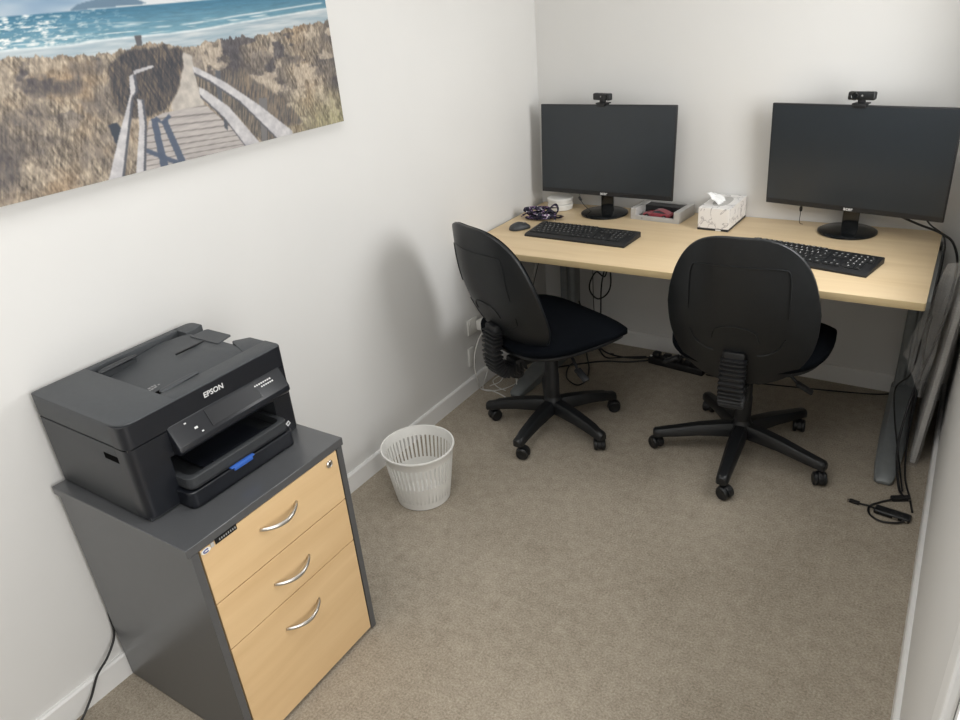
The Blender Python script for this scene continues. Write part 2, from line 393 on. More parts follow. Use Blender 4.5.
def make_chair(name, label, loc, rz, leg0, R, group, lean, sdz=0.0, sdy=0.0):
    """leg0: direction of the first leg in the chair's own frame"""
    c = thing(name, label, 'chair', loc, rz, group)
    # five-star base
    bm = bmesh.new(); lathe(bm, [(0, .075), (.030, .075), (.040, .085), (.042, .125), (.034, .14), (.030, .15), (0, .15)], 32)
    fin('base_hub', bm, PLAS, c)
    Rl = R - .012
    for i in range(5):
        a = leg0 + i * 2 * PI / 5; d = Vector((math.cos(a), math.sin(a), 0)); s = Vector((-d.y, d.x, 0))
        bm = bmesh.new(); rings = []
        for (u, w, z0, z1) in ((.02, .024, .082, .135), (.08, .025, .084, .132), (.16, .0235, .082, .122), (.24, .021, .072, .106), (Rl - .012, .0195, .066, .096), (Rl + .014, .018, .062, .092), (Rl + .022, .012, .062, .086)):
            rings.append([bm.verts.new(d * u + s * (w * 1.15 * k) + Vector((0, 0, z))) for k, z in ((-1, z0), (-.25, z0 - .001), (.25, z0 - .001), (1, z0), (1, z0 + (z1 - z0) * .62), (.62, z1), (0, z1 + .002), (-.62, z1), (-1, z0 + (z1 - z0) * .62))])
        for r1, r2 in zip(rings, rings[1:]):
            for k in range(9): bm.faces.new((r1[k - 1], r1[k], r2[k], r2[k - 1]))
        bm.faces.new(rings[0]); bm.faces.new(rings[-1][::-1])
        fin('leg', bm, PLAS, c)
        # twin-wheel caster
        q = random.uniform(0, 2 * PI); ca = d * Rl
        fw = Vector((math.cos(q), math.sin(q), 0)); sd = Vector((-fw.y, fw.x, 0)); ctr = ca + fw * .014 + Vector((0, 0, .0255))
        bm = bmesh.new(); lathe(bm, [(0, .05), (.007, .05), (.007, .068), (0, .068)], 12, Matrix.Translation(ca))
        M = Matrix.Translation(ctr) @ Matrix((fw, Vector((0, 0, 1)), sd)).transposed().to_4x4()
        # hood: half ring over the wheels
        N = 14; r1_, r2_ = [], []
        for k in range(N + 1):
            th = math.radians(-12 + 204 * k / N)
            for ring, rr, hw in ((r1_, .0275, .0225),):
                ring.append([bm.verts.new(M @ Vector((rr * math.cos(th) * sx, rr * math.sin(th) * sx, zz))) for sx, zz in ((1.0, -.008), (1.06, 0), (1.0, .008), (.55, .008), (.55, -.008))])
        for a1, a2 in zip(r1_, r1_[1:]):
            for k in range(5): bm.faces.new((a1[k - 1], a1[k], a2[k], a2[k - 1]))
        bm.faces.new(r1_[0]); bm.faces.new(r1_[-1][::-1])
        cs = fin('caster', bm, PLASD, c)
        for sz in (-1, 1):
            bm = bmesh.new()
            lathe(bm, [(0, .0075), (.020, .0075), (.0255, .0095), (.0255, .0185), (.022, .0225), (.016, .0235), (.012, .0215), (0, .0215)], 24, M @ Matrix.Scale(sz, 4, (0, 0, 1)))
            fin('wheel', bm, PLAS, cs)
    # column
    bm = bmesh.new(); lathe(bm, [(0, .14), (.030, .14), (.030, .25), (.0275, .255), (.0275, .33), (.024, .335), (.024, .385), (0, .385)], 28); fin('gas_column', bm, PLASD, c)
    # mechanism
    bm = bmesh.new()
    extrude(bm, rounded([(-.075, -.13), (.075, -.13), (.085, .10), (-.085, .10)], .02), .372, .408, bev=.006)
    box(bm, -.035, .035, -.2, -.10, .352, .392, bev=.008)
    fin('seat_mechanism', bm, PLASD, c)
    bm = bmesh.new(); lathe(bm, [(0, 0), (.026, 0), (.029, .006), (.029, .042), (.024, .05), (0, .05)], 20, Matrix.Translation((0, -.175, .305))); fin('tension_knob', bm, PLASD, c)
    for (p, q, dr) in (((.06, .0, .385), (.185, -.01, .352), 1), ((-.06, .02, .385), (-.25, -.03, .398), -1)):
        bm = bmesh.new(); tube(bm, [p, ((p[0] + q[0]) / 2, p[1], p[2] - .002), (q[0], q[1], q[2] - .016)], .006, 8)
        MM = Matrix.Translation((q[0] + dr * .02, q[1], q[2] - .026)) @ Matrix.Rotation(dr * .5, 4, 'Y')
        box(bm, -.036, .03, -.016, .016, -.006, .006, bev=.005, M=MM)
        fin('lever', bm, PLASD, c)
    # seat pan + cushion
    def so(a, b):
        def f(th):
            o = superpt(th, a, b, 3.1); o.x *= 1 - .07 * (-(o.y) / b) * (1 if o.y < 0 else .35); return o
        return f
    def lay_seat(top, bot, p=4.5):
        return lambda r: (top - (top - (top + bot) / 2 - 0) * r ** p, bot + ((top + bot) / 2 - bot) * r ** p)
    def seat_warp(sy, drop):
        def w(v):  # pad gives x, thickness(y), z -> seat: x, depth, height
            x, h, y = v.x, v.y, v.z + sy
            h -= drop * max(0, (y - .10) / .14) ** 2 if y > .10 else 0
            h += .012 * (abs(x) / .24) ** 2.5
            h -= .010 * max(0, 1 - ((y + .05) / .16) ** 2 - (x / .17) ** 2)
            return Vector((x, y, h + sdz))
        return w
    fin('seat_pan', pad(so(.258, .240), lambda r: (.459, .420 + .026 * r ** 6), warp=seat_warp(.03 + sdy, .022)), PLAS, c, smooth=True)
    fin('seat', pad(so(.274, .252), lambda r: (.526 - .040 * r ** 5, .452 + .014 * r ** 8), nr=10, warp=seat_warp(.03 + sdy, .032)), FAB, c, smooth=True)
    # backrest: moulded shell outside, fabric cushion inside
    def bo(a, b):
        def f(th):
            o = superpt(th, a, b, 3.05); tz = o.y / b
            o.x *= 1.0 - .21 * max(0, tz) ** 1.2 - .09 * max(0, -tz) ** 3; return o
        return f
    tilt = math.radians(lean)
    def bw(v):
        x, y, z = v.x, v.y, v.z
        y += .055 * (x / .23) ** 2 - .020 * math.cos(z / .25 * PI * .5) ** 2 + .012
        y2 = y * math.cos(tilt) - z * math.sin(tilt); z2 = z * math.cos(tilt) + y * math.sin(tilt)
        return Vector((x, y2 - .280, z2 + .683))
    def shell_lay(r): return (.008 + .002 * r, -.026 * (1 - r ** 4) + .0)
    sh = fin('back_shell', pad(bo(.240, .282), shell_lay, nr=14, nth=80, warp=bw), SHELL, c, smooth=True)
    # raised mouldings on the shell
    def on_shell(x, z):
        r = 0
        o = bo(.240, .282)(math.atan2(z / .282, x / .240)); r = min(1, math.hypot(x, z) / max(1e-6, o.length))
        return bw(Vector((x, shell_lay(r)[1] - .0012, z)))
    def arc(pts, rad=.0022):
        bm = bmesh.new(); tube(bm, [on_shell(x, z) for x, z in catmull2(pts)], rad, 6, 0); return bm
    def catmull2(pts): return [(p.x, p.y) for p in catmull([Vector((a, b, 0)) for a, b in pts], 8)]
    fin('shell_moulding', arc([(-.155, .02), (-.15, .155), (-.12, .188), (0, .196), (.12, .188), (.15, .155), (.155, .02)]), SHELL, sh)
    fin('shell_moulding', arc([(-.15, -.06), (-.135, -.10), (-.10, -.125), (-.07, -.13)]), SHELL, sh)
    fin('shell_moulding', arc([(.15, -.06), (.135, -.10), (.10, -.125), (.07, -.13)]), SHELL, sh)
    fin('shell_moulding', arc([(-.075, -.07), (-.06, -.03), (0, -.012), (.06, -.03), (.075, -.07)]), SHELL, sh)
    fin('back_cushion', pad(bo(.236, .277), lambda r: (.052 - .034 * r ** 5, .002), nr=10, nth=80, warp=bw), FAB, c, smooth=True)
    # bellows over the back bar
    ctr = catmull([(0, -.272, .535), (0, -.278, .49), (0, -.280, .43), (0, -.272, .385), (0, -.245, .355), (0, -.20, .350), (0, -.15, .362)], 12)
    bm = bmesh.new(); rings = []; L = len(ctr)
    rib = 19
    dense = []
    for j in range(rib * 4):
        u = j / (rib * 4 - 1) * (L - 1); i = min(int(u), L - 2); dense.append(ctr[i].lerp(ctr[i + 1], u - i))
    for j, p in enumerate(dense):
        a = dense[max(0, j - 1)]; b = dense[min(len(dense) - 1, j + 1)]; tg = (b - a).normalized(); nn = Vector((0, -tg.z, tg.y))
        g = (0, .008, .008, 0)[j % 4]; w = .034 + g; h = .016 + g
        o = rounded([(-w, -h), (w, -h), (w, h), (-w, h)], .009, 3)
        rings.append([bm.verts.new(p + Vector((q.x, 0, 0)) + nn * q.y) for q in o])
    for r1, r2 in zip(rings, rings[1:]):
        for k in range(len(r1)): bm.faces.new((r1[k - 1], r1[k], r2[k], r2[k - 1]))
    bm.faces.new(rings[0]); bm.faces.new(rings[-1][::-1])
    fin('bellows', bm, PLASD, c)
    # plastic bracket that carries the shell
    bm = bmesh.new(); box(bm, -.036, .036, -.285, -.25, .47, .56, bev=.008); fin('back_bracket', bm, PLAS, c)
    return c
CHG = 'black typist chairs at the desk'
A1 = math.radians(66)
CH1 = make_chair('typist_chair', 'black typist chair turned side on beside the left wall', (0.487, -0.872, 0), A1 - PI / 2, math.radians(3.415 * 180 / PI) - (A1 - PI / 2), .285, CHG, 18, -.012, -.022)
A2 = math.radians(93)
CH2 = make_chair('typist_chair', 'black typist chair with its back to us in front of the right monitor', (1.229, -0.735, 0), A2 - PI / 2, .375 + PI - (A2 - PI / 2), .320, CHG, 13)

# ------------------------------------------------------------------ drawer cabinet
cab = thing('drawer_cabinet', 'charcoal pedestal cabinet with three maple drawers below the printer', 'cabinet', (0.0125, -2.5988, 0), 0.0058)
D, Wd, Hc, th = .519, .4925, .664, .022
bm = bmesh.new(); box(bm, 0, D, 0, Wd, Hc - th, Hc, bev=.0012, seg=1); fin('top_board', bm, CHAR, cab)
bm = bmesh.new()
box(bm, .004, D, .008, .026, .006, Hc - th); box(bm, .004, D, Wd - .026, Wd - .008, .006, Hc - th); box(bm, .004, .02, .026, Wd - .026, .02, Hc - th)
box(bm, .02, D - .03, .026, Wd - .026, .02, .036)
fin('carcass', bm, CHAR, cab, smooth=False)
for xx in (.06, D - .06):
    for yy in (.05, Wd - .05): bm = bmesh.new(); lathe(bm, [(0, 0), (.02, 0), (.02, .02), (0, .02)], 14, Matrix.Translation((xx, yy, 0))); fin('glide', bm, PLASD, cab)
def drawer(z0, z1, hz, lock=False):
    bm = bmesh.new(); box(bm, D - .02, D - .001, .031, Wd - .029, z0, z1, bev=.0008, seg=1); box(bm, .05, D - .02, .04, Wd - .04, z0 + .02, z1 - .03)
    d = fin('drawer', bm, MAPLE_DR, cab, smooth=False)
    bm = bmesh.new(); y0, y1 = .186, .306; pts = []
    for k in range(17):
        u = k / 16; b = math.sin(PI * u); pts.append(Vector((D - .001 + .025 * b ** .8, y0 + (y1 - y0) * u, hz + .003 - .007 * b)))
    tube(bm, pts, lambda s: .0034 + .0016 * math.sin(PI * s), 10, 0, flat=1.25); fin('handle', bm, CHROME, d, smooth=True)
    if lock:
        M = frame((D - .001, .432, .618), (0, 1, 0), (0, 0, 1))
        bm = bmesh.new(); lathe(bm, [(.0, .0), (.0105, 0), (.0105, .003), (.008, .005), (.0075, .004), (0, .004)], 24, M); lk = fin('lock', bm, CHROME, d)
        bm = bmesh.new(); box(bm, -.001, .001, -.005, .005, .0041, .0046, M=M); fin('keyhole', bm, PLASD, lk)
    return d
drawer(.487, .640, .581, True); drawer(.346, .484, .411); drawer(.014, .343, .262)
# dealer plate on the top left of the first drawer
M = frame((D, .116, .6385), (0, 1, 0), (0, 0, 1))
bm = bmesh.new(); box(bm, -.046, .014, -.008, .006, 0, .0012, M=M); pl = fin('name_plate', bm, GLOSSB, cab, smooth=False); pl['label'] = 'small black name plate with a blue emblem'
M2 = frame((D, .044, .6335), (0, 1, 0), (0, 0, 1))
bm = bmesh.new(); extrude(bm, [superpt(k * 2 * PI / 24, .0125, .0065, 2) for k in range(24)], 0, .0016); bm.transform(M2); e = fin('emblem', bm, WHITEP, pl, smooth=False)
bm = bmesh.new()
tube(bm, [Vector((.0068 * math.cos(a), .0036 * math.sin(a), .0018)) for a in [math.radians(40 + 280 * k / 12) for k in range(13)]], .0014, 6, 0); bm.transform(M2); fin('emblem_swirl', bm, NAVY, pl)
M3 = frame((D, .062, .636), (0, 1, 0), (0, 0, 1))
bm = bmesh.new(); box(bm, -.004, .004, -.005, .006, 0, .0015, M=M3); fin('emblem_block', bm, GREYCARD, pl)
for k in range(8):
    bm = bmesh.new(); box(bm, -.0016, .0016, -.0026, .0026, 0, .0003, M=frame((D + .0013, .082 + .0062 * k, .6375), (0, 1, 0), (0, 0, 1))); fin('plate_mark', bm, GREYINK, pl, smooth=False)

# ------------------------------------------------------------------ printer
pr = thing('printer', 'black multifunction printer on top of the charcoal drawer cabinet', 'printer', (0.0145, -2.567, .664), -0.011)
PD, PW = .365, .453
def outline(y0, y1, x0=0.0, x1=PD, rn=.045, rf=.014, rb=.012):
    return rounded([(x0, y0), (x1, y0), (x1, y1), (x0, y1)], [rb if y0 <= 0.001 else 0, rn if y0 <= 0.001 else 0, rf if y1 >= PW - .001 else 0, rb if y1 >= PW - .001 else 0], 8)
bm = bmesh.new()
extrude(bm, outline(0, .088), .006, .188, bev=.002); extrude(bm, outline(.392, PW), .006, .188, bev=.002)
box(bm, .0, .22, .08, .40, .006, .188); box(bm, .2, .355, .08, .40, .124, .188); box(bm, .2, .35, .08, .40, .003, .012)
extrude(bm, outline(.004, PW - .004, .004, PD - .004), .001, .012)
fin('printer_body', bm, PRN, pr)
bm = bmesh.new()
wrap = lambda y0, y1, z0, z1: extrude(bm, rounded([(.319, y0), (PD + .0008, y0), (PD + .0008, y1), (.319, y1)], [0, .045 if y0 < 0 else 0, .014 if y1 > PW else 0, 0], 8), z0, z1)
wrap(-.0006, .0875, .008, .1885); wrap(.3925, PW + .0006, .008, .1885); wrap(.0875, .3925, .1262, .1885)
fin('front_cover', bm, PRN_FRONT, pr)
# lid with document feeder
bm = bmesh.new()
extrude(bm, outline(.1395, PW, rn=0), .1905, .212, bev=.0015)
extrude(bm, outline(0, .140), .1905, .250, bev=.003)
extrude(bm, outline(.1385, PW, .308, PD, rn=0, rb=0), .205, .250, bev=.0025)
extrude(bm, outline(.1385, .40, .0, .020, rb=0), .205, .250, bev=.0025)
extrude(bm, rounded([(0, .395), (.058, .395), (.058, .43), (.05, PW), (0, PW)], [0, .0, .012, .0, .03], 6), .205, .250, bev=.0025)
extrude(bm, rounded([(.22, .415), (.31, .38), (.31, PW), (.25, PW)], [.008, 0, 0, .004], 4), .205, .248, bev=.002)
fin('lid', bm, PRN_TOP, pr)
bm = bmesh.new(); extrude(bm, outline(.004, PW - .004, .004, PD - .003), .186, .192); fin('lid_seam', bm, PLASD, pr)
bm = bmesh.new(); wrap(-.0006, PW + .0006, .1915, .2462); fin('lid_front', bm, PRN_FRONT, pr)
# sloping document tray
bm = bmesh.new()
o = rounded([(.024, .137), (.304, .137), (.304, .395), (.20, .405), (.06, .40), (.024, .33)], [0, 0, .02, .0, .02, .05], 6)
vs = extrude(bm, o, 0, .004, bev=.001)
for v in vs: v.co.z += .2165 + max(0, (v.co.y - .14)) * .10
tr = fin('document_tray', bm, PRN_TOP, pr)
bm = bmesh.new(); box(bm, .142, .146, .30, .402, .2425, .2468); fin('tray_slot', bm, PLASD, tr)
for x0, dz, mm in ((.046, -.003, PRN), (.300, .003, PRN_TOP)):
    bm = bmesh.new(); tube(bm, [(x0, .148, .243 + dz), (x0, .160, .246 + dz), (x0, .232, .2485 + dz), (x0, .250, .247 + dz)], lambda q: .0085 * (.55 + .45 * math.sin(PI * min(1, q * 1.1 + .1))), 10, 6, flat=.7)
    extrude(bm, [(x0 - .006, .150), (x0 + .006, .150), (x0 + .006, .245), (x0 - .006, .245)], .217, .243 + dz)
    fin('paper_guide', bm, mm, pr)
bm = bmesh.new(); box(bm, .270, .291, .142, .255, .2225, .2400); fin('guide_track', bm, VOID, tr, smooth=False)
bm = bmesh.new(); box(bm, .0245, .037, .142, .240, .219, .2345); fin('guide_track', bm, VOID, tr, smooth=False)
bm = bmesh.new()
M = Matrix.Translation((.085, .388, .2445)) @ Matrix.Rotation(math.radians(5), 4, 'X')
vs = extrude(bm, rounded([(0, 0), (.115, 0), (.112, .048), (.012, .048)], [.0, .004, .006, .01], 4), 0, .003)
for v in bm.verts: v.co = M @ v.co
fin('paper_stop', bm, PRN_TOP, pr)
Mk = frame((.218, .172, .2240), (0, 1, .10), (-1, 0, 0))
for (a, b_, c_, d_) in ((-.026, -.022, -.002, .002), (-.019, -.013, -.004, .003), (-.011, -.004, -.004, .003), (-.002, .005, -.004, .003), (.007, .014, -.004, .003), (-.003, .004, .006, .013), (.006, .011, .006, .013), (.013, .017, .004, .012), (.019, .024, -.001, .004)):
    bm = bmesh.new(); box(bm, a, b_, c_, d_, .0002, .0006, M=Mk); fin('tray_marking', bm, GREYINK, tr, smooth=False)
# control panel lip
bm = bmesh.new()
prof = rounded([(.30, .196), (.366, .1965), (.394, .150), (.396, .136), (.386, .126), (.30, .124)], [0, .006, .006, .008, .006, 0], 4)
extrude(bm, prof, .098, PW - .020, axis='y', bev=.007); fin('control_panel', bm, PRN_FRONT, pr)
N0 = Vector((.0465, 0, .036)).normalized(); P0 = Vector((.385, 0, .1735))
def panel(y, s): return Vector((.385 + .036 * s * .62 + .0006, y, .1735 - .0465 * s * .62 + .0006))
bm = bmesh.new(); Mp = frame((.3807, .27, .1738), (0, 1, 0), (-.028, 0, .0465)); box(bm, -.075, .075, -.020, .022, 0, .0010, bev=.0004, seg=1, M=Mp); scr = fin('touch_screen', bm, PRN_GLOSS, pr, smooth=False)
for (dx, dy, w, h) in ((-.112, -.004, .008, .005), (-.130, .016, .005, .003), (-.102, -.018, .005, .003)):
    bm = bmesh.new(); box(bm, dx - w / 2, dx + w / 2, dy - h / 2, dy + h / 2, 0, .0012, M=Mp); fin('panel_icon', bm, INK, pr, smooth=False)
for row, (yy0, yy1, zz) in enumerate(((.340, .392, .0112), (.357, .392, .0030))):
    yy = yy0
    while yy < yy1:
        bm = bmesh.new(); box(bm, yy - .27, yy - .27 + .0042, zz - .0018, zz + .0018, 0, .0012, M=Mp); fin('panel_marking', bm, INK, pr, smooth=False); yy += .0068
text_mesh('maker_name', 'EPSON', .0185, INK, pr, frame((PD + .0012, .236, .2235), (0, 1, 0), (0, 0, 1)), .0002, bold=.0004)
# output recess and trays
bm = bmesh.new(); box(bm, .219, .224, .09, .39, .012, .124); fin('output_recess', bm, PLASD, pr, smooth=False)
def tray(x0, x1, y0, y1, z0, z1, wall):
    bm = bmesh.new(); o = rounded([(x0, y0), (x1, y0), (x1, y1), (x0, y1)], [0, .022, .022, 0], 6)
    extrude(bm, o, z0, z0 + .006, bev=.001)
    i = rounded([(x0, y0 + wall), (x1 - wall, y0 + wall), (x1 - wall, y1 - wall), (x0, y1 - wall)], [0, .018, .018, 0], 6)
    lo = []; n = len(o)
    rows = [[bm.verts.new((p.x, p.y, z)) for p in q] for q, z in ((o, z0), (o, z1 - .002), ([o[k] * .8 + i[k] * .2 for k in range(n)], z1), (i, z1), (i, z0 + .004))]
    for a, b in zip(rows, rows[1:]):
        for k in range(n - 1): bm.faces.new((a[k], a[k + 1], b[k + 1], b[k]))
    return bm
bm = tray(.19, .418, .078, .396, .003, .044, .010); ct = fin('paper_cassette', bm, PRN_FRONT, pr)
bm = tray(.20, .416, .086, .386, .050, .078, .014)
ot = fin('output_tray', bm, PRN, pr)
bm = bmesh.new(); box(bm, .24, .395, .15, .33, .0605, .066, bev=.002); box(bm, .385, .408, .17, .34, .066, .074, bev=.002); fin('tray_extension', bm, PRN_FRONT, ot)
bm = bmesh.new(); box(bm, .398, .423, .192, .262, .0445, .0485, bev=.0015); box(bm, .417, .424, .199, .255, .037, .0465, bev=.0015); fin('release_tab', bm, BLUE, pr)['label'] = 'bright blue release tab'
# slot on the near side
bm = bmesh.new(); box(bm, .264, .318, -.0010, .004, .148, .164, bev=.0006, seg=1); fin('side_slot', bm, VOID, pr, smooth=False)
bm = bmesh.new(); Mn = frame((PD + .0014, .425, .024), (0, 1, 0), (0, 0, 1)); box(bm, -.006, .006, .002, .014, 0, .0008, bev=.0001, seg=1, M=Mn @ Matrix.Rotation(.5, 4, 'Z')); nf = fin('front_icon', bm, INK, pr, smooth=False)
bm = bmesh.new(); box(bm, -.003, .004, .006, .010, .0007, .0010, M=Mn @ Matrix.Rotation(.5, 4, 'Z')); fin('icon_mark', bm, PRN_FRONT, nf, smooth=False)
for xx in (.03, PD - .05):
    for yy in (.03, PW - .03): bm = bmesh.new(); lathe(bm, [(0, 0), (.010, 0), (.010, .003), (0, .003)], 12, Matrix.Translation((xx, yy, 0))); fin('foot', bm, PLASD, pr)

# ------------------------------------------------------------------ waste basket
def basket():
    bm = bmesh.new(); n = 46; R0, R1, Hh = .098, .131, .228
    lat = lambda z: R0 + (R1 - R0) * (z / Hh) ** .9
    # base dish + lower band
    lathe(bm, [(0, .003), (.090, .003), (lat(.012) - .002, .008), (lat(.03) - .0025, .031), (lat(.031), .032), (lat(.006), .004), (.094, 0), (0, 0)], n * 2, closed_ends=False)
    # upper band and rolled rim
    lathe(bm, [(lat(.190) - .002, .190), (lat(.222) - .002, .222), (lat(.224) - .001, .2285), (lat(.228) + .004, .2285), (lat(.226) + .005, .224), (lat(.216) + .0025, .219), (lat(.190), .190), (lat(.190) - .002, .190)], n * 2, closed_ends=False)
    # slats
    for k in range(n):
        a = 2 * PI * k / n; d = Vector((math.cos(a), math.sin(a), 0)); s = Vector((-d.y, d.x, 0)); rows = []
        for z in (.030, .08, .135, .192):
            w = PI * lat(z) / n * .58
            rows.append([bm.verts.new(d * (lat(z) - o) + s * q * w + Vector((0, 0, z))) for q, o in ((-1, 0), (1, 0), (1, .002), (-1, .002))])
        for a1, a2 in zip(rows, rows[1:]):
            for j in range(4): bm.faces.new((a1[j - 1], a1[j], a2[j], a2[j - 1]))
    return bm
bk = thing('waste_basket', 'white slatted plastic waste basket on the carpet beside the left wall', 'basket', (0.274, -1.523, 0), .3)
fin('basket_body', basket(), WHITEP, bk)
bm = bmesh.new()
lathe(bm, [(.0915, .004), (.1005, .034), (.1080, .070), (.1125, .100)], 60, closed_ends=False)
ln = fin('basket_liner', bm, WHITEP, bk, smooth=True)
ln['label'] = 'solid white lower lining'

# ------------------------------------------------------------------ monitors
def make_monitor(label, loc, rz, tilt, base_off, group):
    m = thing('monitor', label, 'monitor', loc, rz, group)     # loc: foot centre on the desk; screen plane offset base_off in local frame
    ox, oy, zb = base_off; w, h = .657, .399
    M = Matrix.Translation((ox, oy, zb)) @ Matrix.Rotation(-tilt, 4, 'X')
    bm = bmesh.new(); box(bm, -w / 2, w / 2, 0, .012, 0, h, bev=.003, seg=2, M=M)
    box(bm, -w / 2 + .03, w / 2 - .03, .011, .022, .01, h - .05, bev=.005, M=M); box(bm, -.17, .17, .015, .045, .03, h * .6, bev=.012, M=M)
    fin('housing', bm, BEZEL, m)
    bm = bmesh.new(); box(bm, -w / 2 + .006, w / 2 - .006, -.0006, .002, .021, h - .006, M=M); fin('screen', bm, SCREEN, m, smooth=False)
    bm = bmesh.new(); box(bm, -w / 2 + .002, w / 2 - .002, -.0012, .003, .001, .0195, bev=.0006, seg=1, M=M); ch = fin('chin', bm, BEZEL, m, smooth=False)
    text_mesh('maker_name', 'acer', .020, INK, ch, M @ frame((0, -.0016, .0115), (1, 0, 0), (0, 0, 1)), .0002, bold=.0004)
    # neck & foot
    bm = bmesh.new(); extrude(bm, rounded([(ox * .6 - .032, oy + .004 if False else .018), (ox * .6 + .032, .018), (ox * .6 + .026, .040), (ox * .6 - .026, .040)], .004, 3), .006, zb - .0 + .09)
    fin('neck', bm, GLOSSB, m)
    bm = bmesh.new(); lathe(bm, [(0, 0), (.106, 0), (.109, .003), (.108, .008), (.100, .012), (.03, .0135), (0, .0135)], 64); fin('foot', bm, GLOSSB, m)
    return m
MG = 'black monitors on the desk'
def place_monitor(label, foot, scr, yaw, tilt):
    dx, dy = scr[0] - foot[0], scr[1] - foot[1]; c, s = math.cos(-yaw), math.sin(-yaw)
    return make_monitor(label, (*foot, DH), yaw, tilt, (c * dx - s * dy, s * dx + c * dy, scr[2] - DH), MG)
M1 = place_monitor('black monitor nearest the left corner, on a round foot behind the first keyboard', (0.397, -0.13), (0.402, -0.150, .808), -.05, .045)
M2_ = place_monitor('black monitor at the right end of the desk, turned slightly towards the left', (1.425, -0.114), (1.42, -0.138, .808), -.20, -.055)

# ------------------------------------------------------------------ webcams
def make_webcam(label, loc, rz, flip):
    w = thing('webcam', label, 'webcam', loc, rz, 'webcams clipped on the monitors')
    bm = bmesh.new(); box(bm, -.047, .047, -.013, .013, .017, .046, bev=.006, seg=3); b = fin('camera_body', bm, PLAS, w)
    M = frame((flip * .022, -.013, .0315), (1, 0, 0), (0, 0, 1)); bm = bmesh.new()
    lathe(bm, [(0, 0), (.014, 0), (.0145, .003), (.011, .0045), (.0095, .003), (0, .003)], 24, M); fin('lens', bm, GLOSSB, w)
    bm = bmesh.new(); box(bm, .001, .007, .000, .006, 0, .0006, M=frame((-flip * .002, -.013, .0285), (1, 0, 0), (0, 0, 1)) @ Matrix.Rotation(.6, 4, 'Z')); fin('front_mark', bm, GREYINK, b, smooth=False)
    bm = bmesh.new(); box(bm, -.028, .024, -.016, .030, .001, .0065, bev=.002); box(bm, -.012, .012, -.008, .010, .006, .024, bev=.003); box(bm, -.022, .022, -.016, -.0125, -.009, .004, bev=.001)
    box(bm, -.018, .018, .02, .025, -.03, .004, bev=.002); fin('clip', bm, PLASD, w)
    return w

